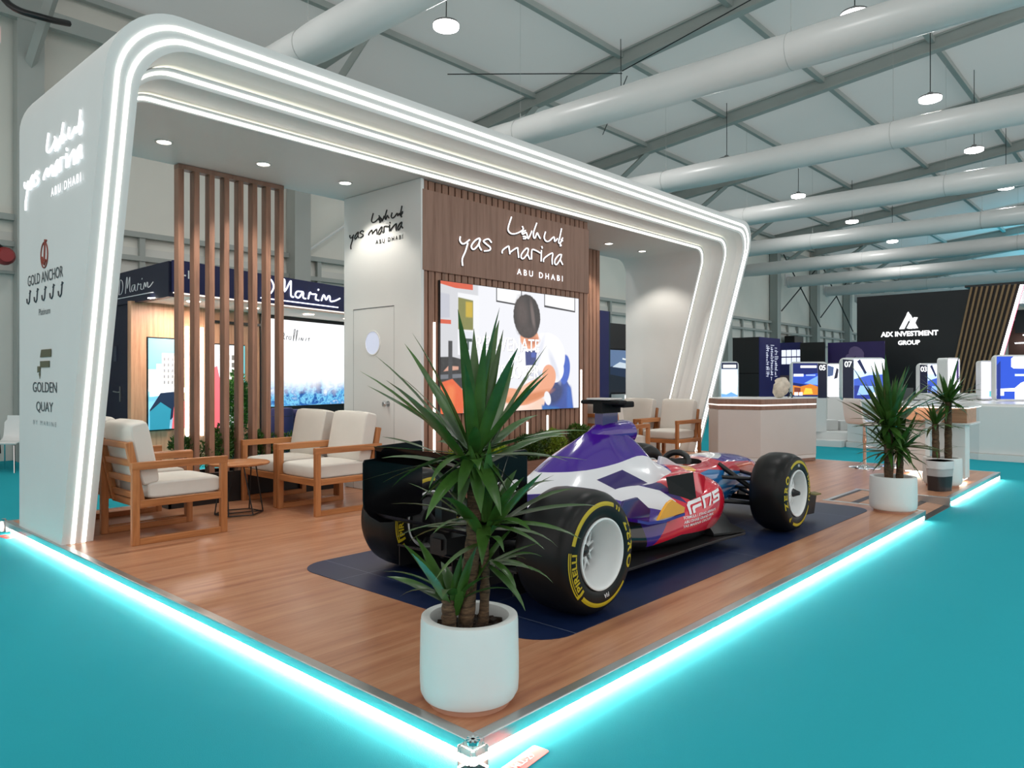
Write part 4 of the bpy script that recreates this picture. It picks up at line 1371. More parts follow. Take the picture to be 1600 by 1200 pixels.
def make_stool(loc, rz, label):
    t = thing('bar_stool', label, 'stool', loc, rz, 'white bar stools')
    prof = crm([(-.20, .98), (-.185, .86), (-.165, .74), (-.12, .665), (0, .655), (.15, .66), (.20, .655)], 5)
    m = MB()
    ring_t = []
    for u, w in prof:
        ring_t.append([(u, -.19, w), (u, .19, w), (u-.02, .19, w-.05), (u-.02, -.19, w-.05)])
    m.loft(ring_t)
    obj('seat', m, white_gloss, t, smooth=50, world=False, bevel=.012)
    obj('pole', MB().lathe([(.022, .02), (.022, .35), (.03, .36), (.03, .62), (.08, .64)], 16), chrome, t, smooth=40, world=False)
    obj('base_plate', MB().lathe([(0, 0), (.21, 0), (.205, .012), (.05, .03), (.03, .05), (0, .05)], 32), chrome, t, smooth=40, world=False)
    obj('foot_rest', MB().tube([(.0, -.02, .30), (.14, -.10, .29), (.16, 0, .29), (.14, .10, .29), (.0, .02, .30)], .010, 7), chrome, t, smooth=60, world=False)
    return t


st0 = make_stool((9.20, 1.50, PZ), -.62, 'white bar stool left of the reception desk behind the nearer yucca')
copy_tree(st0, loc=(9.62, 1.22, PZ), rotz=-.75, label='white bar stool partly hidden by yucca leaves next to the desk')

t = thing('waste_bin', 'grey translucent waste bin with a black lower part in front of a yucca pot', 'bin', (7.56, .215, PZ))
Mb = Matrix.Translation((7.56, .215, PZ)) @ Matrix.Rotation(-.35, 4, 'Z')


def bin_ring(s_, z_):
    return [Mb @ Vector((a*s_, b*s_*.8, z_)) for a, b in rrect(-.15, .15, -.15, .15, .10, 8)]


obj('base', MB().loft([bin_ring(.80, 0), bin_ring(.86, .17), bin_ring(.84, .17), bin_ring(.78, .02)]), pm('bin_dark', '#2d2a2b', .3), t, smooth=40)
obj('body', MB().loft([bin_ring(.862, .165), bin_ring(.95, .33), bin_ring(.93, .33), bin_ring(.845, .17)]), glass('bin_plastic', (.75, .76, .77), .5, .3), t, smooth=40)
obj('bag_liner', MB().loft([bin_ring(.97, .335), bin_ring(.965, .30), bin_ring(.955, .25), bin_ring(.94, .30), bin_ring(.93, .335)]), pm('liner', '#d9dadb', .4), t, smooth=40)
t = thing('waste_bin', 'grey waste bin beside the right arch leg, left of the white counter', 'bin', (9.0, 3.65, PZ))
Mb = Matrix.Translation((9.65, 3.95, PZ))
t.location = (9.65, 3.95, PZ)
obj('body', MB().loft([bin_ring(.65, 0), bin_ring(.9, .33), bin_ring(.87, .33), bin_ring(.6, .02)]), pm('bin_grey', '#8d9494', .35), t, smooth=40)
obj('bag_liner', MB().loft([bin_ring(.93, .34), bin_ring(.92, .26), bin_ring(.9, .34)]), pm('liner', '#d9dadb', .4), t, smooth=40)
# ================================================================== NEIGHBOUR STAND ON THE LEFT (dark blue)
QA = math.radians(14.2)
QC = Vector((2.67, 8.72, 0))
QU, QV = Vector((math.cos(QA), math.sin(QA), 0)), Vector((-math.sin(QA), math.cos(QA), 0))


def Q(u, v, z):
    return QC+QU*u+QV*v+Vector((0, 0, z))


def qbox(m, u0, u1, v0, v1, z0, z1, mi=0):
    return m.prism([(u0, v0), (u1, v0), (u1, v1), (u0, v1)], lambda a, b, h: Q(a, b, z0+h), z1-z0, mi)


nb = thing('blue_booth', 'dark blue neighbouring booth with pale wood inside and a lit name on its fascia', 'booth', (QC.x, QC.y, 0))
lit_soffit = pm('booth_soffit', '#f0d6c6', .6)
m = MB()
qbox(m, -0.02, 5.2, -.10, 0.0, 2.56, 3.01)
obj('front_fascia', m, pm('navy_fascia', '#191c4e', .45), nb)
obj('side_fascia', MB().box(2.62, 2.72, 8.74, 12.25, 2.50, 3.0), navy, nb)
m = MB()
m.prism([(2.7, 8.75), tuple(Q(5.2, .02, 0))[:2], tuple(Q(5.2, 1.3, 0))[:2], (2.7, 10.2)], lambda u, w, h: Vector((u, w, 2.52+h)), .04)
obj('soffit', m, lit_soffit, nb)
obj('side_wall', MB().box(2.66, 2.72, 10.22, 12.25, 0, 2.5), navy, nb)
obj('door_handle', MB().box(2.635, 2.655, 10.58, 10.61, .98, 1.22).tube([(2.63, 10.6, 1.13), (2.60, 10.6, 1.13), (2.60, 10.76, 1.14)], .011, 6), steel, nb)
obj('switch_plate', MB().box(2.65, 2.66, 10.78, 10.9, 1.62, 1.86), pm('grey_plate', '#3b4152', .5), nb)
m = MB()
qbox(m, .19, 2.72, 1.2, 1.28, 0, 2.52)
obj('wood_wall', m, pinkwood, nb)
m = MB()
qbox(m, 2.70, 5.2, 1.18, 1.30, 0, 2.52)
obj('dark_wall', m, black, nb)
m = MB()
for u in (1.145, 1.43):
    qbox(m, u, u+.04, 1.17, 1.2, .4, 2.19)
obj('light_bar', m, led_pure, nb)
m = MB()
qbox(m, 1.60, 2.68, 1.15, 1.2, 2.29, 2.33)
obj('track_rail', m, black, nb)
for i, (u, v) in enumerate(((.12, .55), (.7, .45), (1.9, .5), (3.2, .5), (4.3, .5))):
    obj('downlight', MB().lathe([(0, -.006), (.09, -.005), (.1, 0)], 20, Q(u, v, 2.517)), spot_em, nb)
light('booth_light', 'AREA', tuple(Q(.9, .55, 2.48)), 45, (1, .84, .74), (0, 0, 0), .6)
light('booth_light', 'AREA', tuple(Q(3.4, .6, 2.48)), 14, (1, .85, .7), (0, 0, 0), .6)
m = MB()
qbox(m, -.02, 5.2, -.06, -.03, 2.545, 2.56)
obj('fascia_light_line', m, em('warm_line', (1, .85, .75), 1.6), nb)
# script on both fascias: D Marin
DM = [[(0, 0), (.05, .34), (.17, .33), (.22, .18), (.14, .02), (0, 0)], [(.36, .0), (.42, .36), (.46, .36), (.46, .12), (.58, .36), (.60, .34), (.60, .05), (.66, .02)],
      [(.86, .17), (.74, .16), (.70, .06), (.78, .02), (.88, .17), (.88, .04), (.94, .02)], [(1.0, .02), (1.04, .18), (1.08, .15), (1.18, .16)],
      [(1.2, .16), (1.18, .04), (1.26, .02)], [(1.24, .26), (1.255, .29)], [(1.32, .02), (1.38, .17), (1.44, .06), (1.50, .16), (1.54, .14), (1.55, .04), (1.66, .06), (1.80, .14)]]


def script(strokes, M, r):
    mb_ = MB()
    for s in strokes:
        mb_.tube([M(u, w) for u, w in (crm(s, 4) if len(s) > 2 else s)], r, 6)
    return mb_


glow_blue = em('script_glow', (.85, .88, 1.0), 2.2)
lg = obj('script', script(DM, lambda u, w: Q(1.55+u*1.0, -.112, 2.69+w*.72), .013), glow_blue, nb, smooth=60)
m = MB()
qbox(m, 1.5, 3.3, -.118, -.105, 2.615, 2.632)
obj('script_underline', m, glow_blue, nb)
obj('side_script', script(DM, lambda u, w: Vector((2.612, 10.55-u*.72, 2.66+w*.62)), .006), pm('script_white', (.75, .75, .78), .5), nb, smooth=60)
obj('side_underline', MB().box(2.61, 2.62, 9.25, 10.6, 2.595, 2.607), pm('script_white', (.75, .75, .78), .5), nb)
mb = MB()
put_text(mb, '-1', lambda u, w: Q(.14+u, -.104, 2.77+w), height=.11, bold=.03)
obj('number', mb, wt, nb)


def screen_thing(name, label, cat, M, W, H, layers, frame=.02, fm=None, parent_loc=None, group=None, depth=.06):
    """flat display: M(u, w, h) maps the face, h outwards"""
    t_ = thing(name, label, cat, tuple(M(W/2, 0, 0)), 0, group)
    obj('frame', MB().prism([(-frame, -frame), (W+frame, -frame), (W+frame, H+frame), (-frame, H+frame)], lambda u, w, h: M(u, w, h-depth), depth), fm or black, t_)
    pmb, ml = MB(), []
    for i, (col, poly, st) in enumerate(layers):
        mt = em('display_%s_%.1f' % (col, st), col, st)
        if mt not in ml:
            ml.append(mt)
        pmb.add([M(min(max(u, 0), 1)*W, min(max(w, 0), 1)*H, .002+.0012*i) for u, w in poly], [tuple(range(len(poly)))], ml.index(mt))
    obj('picture', pmb, ml, t_)
    return t_


FULL = [(0, 0), (1, 0), (1, 1), (0, 1)]


def city(seed, sky='#7fc4da', wall_='#e8e3da'):
    r_ = random.Random(seed)
    L = [(sky, FULL, .9)]
    L.append((wall_, [(.0, .42), (.0, .66), (.22, .66), (.22, .72), (.38, .72), (.38, .84), (.80, .84), (.80, .86), (1, .86), (1, .42)], .9))
    for a in range(5):
        for b in range(5):
            u, w = .42+a*.11, .50+b*.065
            L.append(('#8d8f95', [(u, w), (u+.05, w), (u+.05, w+.035), (u, w+.035)], .7))
    L.append(('#dfe6ea', [(0, .36), (1, .40), (1, .46), (0, .44)], .9))
    L.append(('#20304a', [(0, .22), (.3, .40), (.95, .42), (1, .3), (.6, .1), (0, .16)], .5))
    L.append(('#2f88a0', [(0, 0), (.55, 0), (.6, .22), (.3, .3), (0, .2)], .8))
    L.append(('#e2646b', [(.62, 0), (1, 0), (1, .30), (.82, .37), (.68, .24)], .9))
    return L


MQ = lambda u0, z0, v=1.19: (lambda a, b, h=0: Q(u0+a, v-h, z0+b))
screen_thing('wall_display', 'display with white houses and red shape on the pale wood wall left of the slats', 'display', MQ(.47, .55), .62, 1.42, city(1))
screen_thing('wall_display', 'display with pink figure and white house seen between the wooden slats', 'display', MQ(1.63, .5), .70, 1.42,
             [('#e9edf2', FULL, .9), ('#e86a74', [(.0, .0), (.25, .0), (.28, .55), (.18, .75), (0, .7)], .9), ('#f3f0ea', [(.4, .5), (1, .5), (1, .95), (.4, .95)], .95)] +
             [('#77736f', [(.46+.14*i, .55+.09*j), (.54+.14*i, .55+.09*j), (.54+.14*i, .61+.09*j), (.46+.14*i, .61+.09*j)], .7) for i in range(4) for j in range(4)] + [('#5fb7c4', [(.9, .4), (1, .4), (1, 1), (.9, 1)], .9)])
bt = screen_thing('video_wall', 'large bright white video wall with blue waves along its lower edge', 'video wall', MQ(2.80, .83, 1.17), 2.35, 1.62, [('#f4f8ff', FULL, 1.0)])
wave_n = NB('video_waves')
kk = wave_n
sp_ = kk.n('ShaderNodeSeparateXYZ')
kk.l(kk.obj(), sp_.inputs[0])
n1 = kk.noise(kk.mapped((1.0, 1.0, 1.6), (0, 0.5, 0)), 3.2, 5, 0.62)
n2 = kk.noise(kk.mapped((2.0, 2.0, 1.0)), 2.5, 3)
wc = kk.ramp(n1, [(0.30, '#08205c'), (0.44, '#1d5fae'), (0.52, '#7fd0f2'), (0.58, '#2f86cc'), (0.72, '#eaf8ff')])
hh = kk.math('ADD', sp_.outputs[2], kk.math('MULTIPLY', kk.math('SUBTRACT', n2, 0.5), 0.35))
fade = kk.math('MULTIPLY', kk.math('SUBTRACT', 0.50, hh), 3.2, True)          # picture content: white sky above, sea below
kk.l(kk.mix(fade, '#fafcff', wc), kk.b.inputs['Emission Color'])
kk.b.inputs['Emission Strength'].default_value = 1.15
kk.b.inputs['Base Color'].default_value = (.02, .02, .02, 1)
for ch_ in bt.children:
    if ch_.name.startswith('picture'):
        ch_.data.materials.clear()
        ch_.data.materials.append(kk.m)
mb = script([[(0, .02), (.05, .12), (.02, .16), (0, .1), (.06, .02)], [(.10, .02), (.12, .09), (.16, .08)], [(.2, .1), (.17, .04), (.23, .03), (.24, .1)], [(.30, .0), (.36, .22), (.33, .23), (.30, .02)], [(.38, .0), (.43, .22), (.40, .2), (.38, .03)],
             [(.46, .02), (.48, .08)], [(.52, .02), (.54, .08), (.57, .02), (.60, .08)], [(.66, .02), (.69, .08)], [(.75, .02), (.78, .09), (.74, .06)]],
            lambda u, w: Q(3.2+u*.9, 1.145, 2.06+w*.9), .006)
obj('handwriting', mb, pm('handwriting_grey', '#444a52', .5), bt)
for i, u in enumerate((2.40, 2.85, 3.3)):
    tt = thing('pouf', 'dark blue pouf below the bright video wall, %s' % ('leftmost of three', 'middle of three', 'rightmost of three')[i], 'pouf', tuple(Q(u, .35, 0)), 0, 'dark blue poufs')
    obj('body', MB().lathe([(0, 0), (.17, 0), (.19, .03), (.19, .80-.04*i), (.17, .84-.04*i), (0, .845-.04*i)], 24, Q(u, .35, 0)), pm('pouf_blue', '#2a2c5e', .7), tt, smooth=40)
    obj('seam', MB().lathe([(.191, .70-.04*i), (.194, .705-.04*i), (.191, .71-.04*i)], 24, Q(u, .35, 0)), navy, tt)
pp = Q(1.75, .62, 0)
shrub(pp.x, pp.y, 0.30, .28, .25, 1.15, 31, 'tall leafy plant inside the blue booth, seen between slats', '#24501c', '#4c8a2e', 1500, .06)
tt = thing('planter', 'dark tub under the tall plant in the blue booth', 'planter', (pp.x, pp.y, 0))
obj('tub', MB().lathe([(0, 0), (.2, 0), (.24, .34), (.21, .34), (.2, .28), (0, .28)], 24, (pp.x, pp.y, 0)), black, tt, smooth=40)
obj('soil', MB().lathe([(.2, .285), (0, .3)], 24, (pp.x, pp.y, 0)), soil_m, tt)

# white shell chair and extinguisher at the left edge
t = thing('shell_chair', 'white plastic shell chair at the left edge of the picture', 'chair', (1.20, 10.78, 0), FWD+PI)
m = MB()
prof = crm([(-.24, .80), (-.23, .62), (-.19, .46), (-.05, .43), (.15, .44), (.22, .42)], 5)
m.loft([[(u, -.23+.04*(w > .7), w), (u, .23-.04*(w > .7), w), (u-.012, .23-.04*(w > .7), w-.015), (u-.012, -.23+.04*(w > .7), w-.015)] for u, w in prof])
obj('shell', m, white_gloss, t, smooth=50, world=False)
for a, b in ((.18, .2), (.18, -.2), (-.2, .2), (-.2, -.2)):
    obj('leg', MB().tube([(a*.7, b*.8, .43), (a*1.15, b*1.1, 0.0)], .01, 6), chrome, t, world=False)
t = thing('fire_extinguisher', 'red fire extinguisher on the carpet behind the white shell chair', 'fire extinguisher', (1.16, 11.6, 0))
obj('cylinder', MB().lathe([(0, 0), (.075, 0), (.08, .02), (.08, .42), (.06, .48), (.025, .50), (.025, .54), (0, .54)], 20, (1.16, 11.6, 0)), red_m, t, smooth=40)
obj('label_band', MB().lathe([(.081, .14), (.081, .30)], 20, (1.16, 11.6, 0)), white, t, smooth=40)
obj('handle', MB().box(1.10, 1.22, 11.58, 11.62, .55, .58).tube([(1.16, 11.6, .54), (1.26, 11.58, .5), (1.27, 11.56, .2)], .012, 6), black, t)

# ================================================================== FAR STANDS ON THE RIGHT
RTV, FWV = Vector((.6735, -.739, 0)), Vector((.739, .6735, 0))
t = thing('display_island', 'long low white display island with number totems at the right', 'counter', (14.0, 1.0, 0))
isl = [(13.42, 3.10), (13.0, 1.885), (12.49, .70), (12.40, -1.8), (16.0, -1.8), (16.3, 3.10)]
obj('body', MB().prism(isl, lambda u, w, h: Vector((u, w, .10+h)), .80), white, t, bevel=.02)
obj('plinth', MB().prism([(a-.06, b) for a, b in isl], lambda u, w, h: Vector((u, w, h)), .10), white, t)
obj('top', MB().prism([(a+.05, b) for a, b in isl], lambda u, w, h: Vector((u, w, .90+h)), .03), white_gloss, t)
t = thing('low_stage', 'low white stage step behind the wooden counter', 'stage', (14.5, 4.8, 0))
obj('step', MB().prism([(13.2, 3.13), (13.08, 5.22), (17, 5.22), (17, 3.13)], P3, .12), white, t)
obj('riser', MB().prism([(13.6, 3.13), (13.5, 5.22), (17, 5.22), (17, 3.13)], lambda u, w, h: Vector((u, w, .12+h)), .14), white, t)


def fbox(m, o, u0, u1, v0, v1, z0, z1, mi=0):
    o = Vector(o)
    return m.prism([(u0, v0), (u1, v0), (u1, v1), (u0, v1)], lambda a, b, h: o+RTV*a+FWV*b+Vector((0, 0, z0+h)), z1-z0, mi)


teal_c = pm('teal_cushion', '#4f9aa3', .8)
t = thing('seat_pod', 'rounded white seat pod with teal cushions beside the wooden counter', 'seat', (14.0, 4.2, .26))
o_ = (14.0, 4.28, 0)
arch_o = [(-.30, .26), (.42, .26), (.42, .78), (.36, .90), (.24, .95), (-.30, .95)]
arch_i = [(-.30, .40), (.24, .40), (.24, .72), (.18, .80), (.10, .83), (-.30, .83)]
m = MB()
FO = Vector(o_)
for A, B in ((arch_o, arch_i),):
    n_ = len(A)
    vs = [FO+RTV*u+Vector((0, 0, w)) for u, w in A]+[FO+RTV*u+Vector((0, 0, w)) for u, w in B]
    vs += [v_+FWV*.5 for v_ in vs]
    fs = []
    for i in range(n_-1):
        fs += [(i, i+1, n_+i+1, n_+i), (2*n_+i, 2*n_+i+1, 3*n_+i+1, 3*n_+i), (i, i+1, 2*n_+i+1, 2*n_+i), (n_+i, n_+i+1, 3*n_+i+1, 3*n_+i)]
    m.add(vs, fs)
obj('shell', m, white, t)
m = MB()
fbox(m, o_, -.30, .235, .1, .5, .40, .50)
fbox(m, o_, -.30, .235, .42, .5, .50, .66)
obj('cushion', m, teal_c, t, bevel=.02)
m = MB()
fbox(m, o_, -.30, .235, .1, .5, .70, .83)
obj('upper_panel', m, pm('teal_panel', '#7db4bb', .5), t)
for i, (u, w_) in enumerate(((-.05, .30), (.30, .40), (.75, .22))):
    tt = thing('cube_stool', 'white cube stool on the low stage, %s' % ('leftmost of three', 'middle of three', 'rightmost of three')[i], 'stool', tuple(FO+RTV*u+FWV*-.32+Vector((0, 0, .12))), 0, 'white cube stools')
    m = MB()
    fbox(m, o_, u, u+w_, -.35, -.02, .262, .50-.02*i)
    obj('cube', m, white, tt, bevel=.012)

strip_navy = pm('totem_navy', '#101438', .4)


def totem(label, loc, W, z0, z1, layers, num=None, side='r', body=0.0, rot=0.0, depth=.12):
    """rounded standing screen with a dark number strip; loc is its bottom left front corner"""
    O = Vector(loc)
    U = Matrix.Rotation(rot, 3, 'Z') @ RTV
    V = Matrix.Rotation(rot, 3, 'Z') @ FWV
    H = z1-z0
    M = lambda u, w, h=0: O+U*u-V*h+Vector((0, 0, z0+w))
    t_ = thing('display_totem', label, 'display', tuple(M(W/2, 0)), 0, 'numbered display totems')
    obj('housing', MB().prism(rrect(0, W, 0, H, min(.09, W*.2), 5), lambda u, w, h: M(u, w, h-depth), depth), white_gloss, t_, smooth=40)
    sw = .24*W if num else 0.0
    s0, s1 = (.025, W-.025-sw) if side == 'r' else (.025+sw, W-.025)
    pmb, ml = MB(), []
    for i, (col, poly, st) in enumerate(layers):
        mt = em('display_%s_%.1f' % (col, st), col, st)
        if mt not in ml:
            ml.append(mt)
        pmb.add([M(s0+(s1-s0)*u, .03+(H-.06)*w, .003+.0012*i) for u, w in poly], [tuple(range(len(poly)))], ml.index(mt))
    obj('picture', pmb, ml, t_)
    if num:
        n0, n1 = (W-.02-sw, W-.015) if side == 'r' else (.015, .02+sw)
        obj('number_strip', MB().prism([(n0, .0), (n1, .0), (n1, H-.05), (n0, H-.03)], lambda u, w, h: M(u, w, h), .004), strip_navy, t_)
        mb_ = MB()
        put_text(mb_, num, lambda u, w: M((n0+n1)/2+u, H-.17+w, .006), height=.10, bold=.03, spacing=.9)
        obj('number', mb_, em('number_white', (1, 1, 1), .9), t_)
    if body:
        obj('pedestal', MB().prism([(.02, 0), (W-.02, 0), (W-.02, z0-body), (.02, z0-body)], lambda u, w, h: O+U*u+V*(h-.0)+Vector((0, 0, body+w)), depth+.05), white, t_)
    return t_


night = [('#14205e', FULL, .9), ('#2a49b0', [(0, .42), (1, .30), (1, .70), (0, .62)], 1.0), ('#6f9be8', [(.45, .40), (1, .34), (1, .62)], 1.1), ('#d07a2a', [(0, .05), (1, .05), (1, .30), (.7, .38), (.3, .30), (0, .34)], .9), ('#ffb23c', [(.4, .06), (.8, .08), (.75, .24), (.5, .26)], 1.2),
         ('#7a3a2a', [(.05, .12), (.3, .12), (.3, .26), (.05, .28)], .8), ('#ffffff', [(.30, .86), (.95, .86), (.95, .93), (.30, .93)], 1.0), ('#dfe3ff', [(.02, .60), (.42, .60), (.42, .68), (.02, .68)], .9), ('#9fb6ff', [(.52, .62), (.9, .62), (.9, .66), (.52, .66)], .9),
         ('#ffffff', [(.05, .03), (.2, .03), (.2, .13), (.05, .13)], 1.0), ('#ffffff', [(.24, .03), (.38, .03), (.38, .13), (.24, .13)], 1.0)]
sea = [('#bcd4ff', FULL, 1.1), ('#f2f6ff', [(0, .72), (1, .66), (1, 1), (0, 1)], 1.2), ('#3c58b8', [(0, .34), (1, .34), (1, .62), (.5, .60), (0, .5)], .9), ('#24338a', [(0, 0), (1, 0), (1, .34), (0, .34)], .8), ('#8fb4ff', [(.1, .1), (.7, .12), (.9, .32), (.2, .34)], 1.0),
       ('#1b2450', [(.1, .95), (.2, 1), (.42, .66), (.36, .62)], .5), ('#ffffff', [(.55, .05), (.72, .05), (.72, .16), (.55, .16)], 1.1)]
pale = [('#e9eeff', FULL, 1.2), ('#f9faff', [(0, 0), (1, 0), (1, .5), (0, .45)], 1.25), ('#2b2c3c', [(.35, .55), (.55, .58), (.62, .85), (.5, .9)], .5), ('#4c5f8a', [(0, .62), (.3, .66), (.35, .92), (0, .98)], .6), ('#7684a8', [(.45, .28), (.7, .22), (.9, .27), (.7, .25)], .7)]
cityb = [('#cfe2ff', FULL, 1.15), ('#f0f6ff', [(0, .35), (1, .4), (1, .7), (0, .72)], 1.2), ('#6d9fd8', [(0, .02), (1, .02), (1, .18), (.6, .26), (.3, .2), (0, .22)], 1.0), ('#1c2140', [(.0, .84), (1, .84), (1, 1), (0, 1)], .6), ('#ffffff', [(.1, .87), (.9, .87), (.9, .95), (.1, .95)], 1.0)]
mosque = [('#1a46b8', FULL, .9), ('#ffffff', [(.28, .72), (1, .70), (1, 1), (.28, 1), (.24, .95), (.24, .76)], 1.1), ('#f4f6ff', [(.30, 0), (.30, .18), (.12, .18), (.12, .08), (0, .08), (0, .24), (.3, .26), (.4, .38), (.5, .44), (.62, .38), (.72, .2), (1, .2), (1, 0)], 1.1),
          ('#c9d6ff', [(.30, .54), (.9, .54), (.9, .59), (.30, .59)], 1.0), ('#0c2a80', [(0, .0), (.06, 0), (.06, .9), (0, .8)], .6), ('#5470c0', [(.46, 0), (.62, 0), (.62, .18), (.46, .18)], .8)]
totem('small display totem with pale blue skyline, left of the counter beside the arch leg', (13.08, 5.62, 0), .40, .80, 1.72, cityb, None, 'l', .02)
totem('display totem number 05 with an orange night city, behind the wooden counter', (13.15, 4.09, 0), .73, .95, 1.69, night, '05', 'r', .262)
totem('display totem number 07 with a pale blue sea picture', (12.28, 2.82, 0), .80, .94, 1.73, sea, '07', 'l', .0)
totem('bright white display without number between totems 05 and 07', (15.68, 4.28, 0), .46, .90, 1.70, pale, None, 'r', .262)
totem('display totem number 03 behind the yucca leaves', (14.90, 2.17, 0), .62, .94, 1.66, sea, '03', 'l', .0)
totem('narrow white display box right of totem 03, leaning edge lit violet', (14.72, 1.63, 0), .31, .94, 1.76, [('#e9e2ff', FULL, 1.1), ('#ffffff', [(0, 0), (.55, 0), (.55, 1), (0, 1)], 1.0), ('#3c2a6a', [(.75, .4), (.95, .4), (.95, .95), (.75, .95)], .5)], None, 'r', .0, .25, .25)
totem('narrow white display box left of the big blue display', (14.56, 1.05, 0), .27, .94, 1.69, [('#d9d2f5', FULL, 1.0), ('#f6f4ff', [(0, 0), (.5, 0), (.5, 1), (0, 1)], .9), ('#5fc0c8', [(.6, .05), (.95, .05), (.95, .2), (.6, .2)], .9)], None, 'r', .0, -.3, .25)
totem('large blue display with a white domed building at the right edge', (14.17, .74, 0), 1.15, .94, 1.78, mosque, None, 'r', .0)
t = thing('island_block', 'low white block on the display island behind the yuccas', 'block', (14.6, 1.6, .93))
m = MB()
fbox(m, (14.35, 1.95, 0), -.1, 1.0, -.25, .02, .931, 1.06)
obj('block', m, white, t, bevel=.03)
t = thing('laptop', 'dark open laptop on the display island behind the nearer yucca', 'laptop', (13.6, 1.95, .93))
m = MB()
fbox(m, (13.55, 2.05, 0), -.18, .18, -.13, .12, .931, .95)
obj('keyboard_base', m, pm('laptop_grey', '#3c4446', .4), t)
m = MB()
fbox(m, (13.55, 2.05, 0), -.18, .18, .12, .14, .95, 1.17)
obj('lid', m, pm('laptop_grey', '#3c4446', .4), t)

# black and blue booths along the back aisle
t = thing('navy_booth', 'tall dark booth cube with white writing on its blue side', 'booth', (18.2, 7.1, 0))
obj('cube', MB().box(17.5, 18.88, 6.7, 7.46, 0, 2.48), black, t)
obj('printed_side', MB().box(17.5, 18.88, 6.68, 6.70, 0, 2.48), navy2, t)
obj('gap_line', MB().box(17.495, 17.5, 6.7, 7.46, 1.48, 1.5), pm('black_gap', '#000000', .9), t)
rr = random.Random(8)
mb = MB()
for x0, z1, z0 in ((17.92, 2.26, 1.38), (18.22, 2.27, 1.36), (18.5, 2.2, 1.4)):
    z = z1
    while z > z0:
        L = rr.uniform(.08, .24)
        mb.box(x0, x0+L, 6.674, 6.68, z, z+.014)
        if rr.random() < .4:
            mb.box(x0+L*.5, x0+L*.5+.012, 6.674, 6.68, z-.08, z)
        z -= rr.uniform(.035, .075)
obj('print', mb, em('print_white', (.8, .82, .95), .55), t)
t = thing('printed_wall', 'blue printed wall with rows of white panes behind the dark booth cube', 'wall panel', (21, 7.25, 0))
obj('panel', MB().box(21.0, 21.06, 6.89, 7.75, 0, 2.47), navy2, t)
mb = MB()
for j in range(2):
    for i in range(4):
        y1 = 7.50-i*.16
        mb.box(20.985, 21.0, y1-.135, y1, 2.04-j*.24, 2.24-j*.24)
obj('panes', mb, em('pane_white', (.85, .88, 1.0), .8), t)
obj('lower_photo', MB().box(20.988, 21.0, 6.95, 7.6, 1.0, 1.45), pm('brownish_print', '#5b4a52', .5), t)
t = thing('backdrop_wall', 'plain black wall standing right of the white panes', 'wall panel', (21, 6.5, 0))
obj('panel', MB().box(20.9, 20.98, 6.16, 6.885, 0, 2.45), black, t)
obj('foot', MB().box(20.8, 21.1, 6.3, 6.7, 0, .02), black, t)
t = thing('printed_wall', 'violet printed wall with a pale swirl left of the black wall', 'wall panel', (21.2, 5.5, 0))
obj('panel', MB().box(21.3, 21.36, 4.6, 6.2, 0, 2.44), pm('violet_print', '#2b1a57', .45), t)
mb = MB()
for i in range(14):
    a = i*.45
    mb.lathe([(0, 0), (.10+.02*math.sin(i), 0)], 14, (21.29-.0004*i, 5.40+.18*math.cos(a)*(.4+i*.05), 2.08+.2*math.sin(a)*(.5+i*.05)), 'x')
obj('swirl', mb, pm('swirl_print', '#6e5a86', .5), t)
t = thing('camera_box', 'small black box mounted on the back wall rail above the far booths', 'fixture', (31.9, 11.9, 3.2))
obj('body', MB().box(32.8, 33.9, 11.7, 12.2, 3.0, 3.38), black, t, bevel=.03)
obj('arm', MB().tube([(33.3, 12.0, 3.1), (33.3, 12.29, 3.1)], .04, 6), black, t)

# black wall with the lit company name
t = thing('black_booth', 'large black wall with a lit white company logo and a slanted gold slat panel', 'booth', (23.6, 4.4, 0))
bw = pm('black_wall', '#16181b', .5)
obj('wall', MB().box(23.5, 23.7, 2.3, 6.04, 0, 4.0), bw, t)
gold = pm('gold_slat', '#8a6c4a', .45)
dark_br = pm('slat_gap_brown', '#20130f', .6)
Mx = lambda u, w, h=0: Vector((23.49-h, u, w))
obj('slat_backing', MB().prism([(2.83, 4.05), (1.62, 4.05), (2.48, .5), (3.52, .5)], Mx, .03), dark_br, t)
m = MB()
for i in range(9):
    f_ = i/9
    a0, a1 = 2.83-1.21*f_, 3.52-1.04*f_
    m.prism([(a0, 4.05), (a0-.055, 4.05), (a1-.05, .5), (a1, .5)], lambda u, w, h: Mx(u, w, .03+h), .05)
obj('gold_slats', m, gold, t)
obj('light_edge', MB().prism([(1.62, 4.02), (1.54, 4.02), (2.40, .5), (2.48, .5)], lambda u, w, h: Mx(u, w, h), .04), led_pure, t)
obj('red_edge', MB().prism([(1.54, 4.02), (1.52, 4.02), (2.38, .5), (2.40, .5)], lambda u, w, h: Mx(u, w, h), .03), em('red_edge', (1, .2, .3), 1.0), t)
Ma = plane((23.48, 4.50, 2.68), (0, -1, 0), (0, 0, 1), (-1, 0, 0))
mb = MB()
put_text(mb, 'AIX INVESTMENT', lambda u, w: Ma(u, w), width=1.62, bold=.05)
obj('lettering', mb, em('aix_white', (1, 1, 1), 1.6), t)
mb = MB()
put_text(mb, 'GROUP', lambda u, w: Ma(u, w-.27), width=.62, bold=.05)
obj('lettering', mb, em('aix_white', (1, 1, 1), 1.6), t)
mb = MB()
for poly in ([(-.27, .22), (-.13, .22), (.06, .62), (-.02, .74)], [(-.02, .74), (.06, .62), (.02, .56), (-.05, .68)], [(.0, .60), (.06, .63), (.26, .23), (.13, .22)], [(.0, .22), (.10, .22), (.25, .56), (.14, .57)], [(-.02, .5), (.04, .44), (-.06, .24), (-.0, .22), (.1, .42)]):
    mb.prism(poly, Ma, .02)
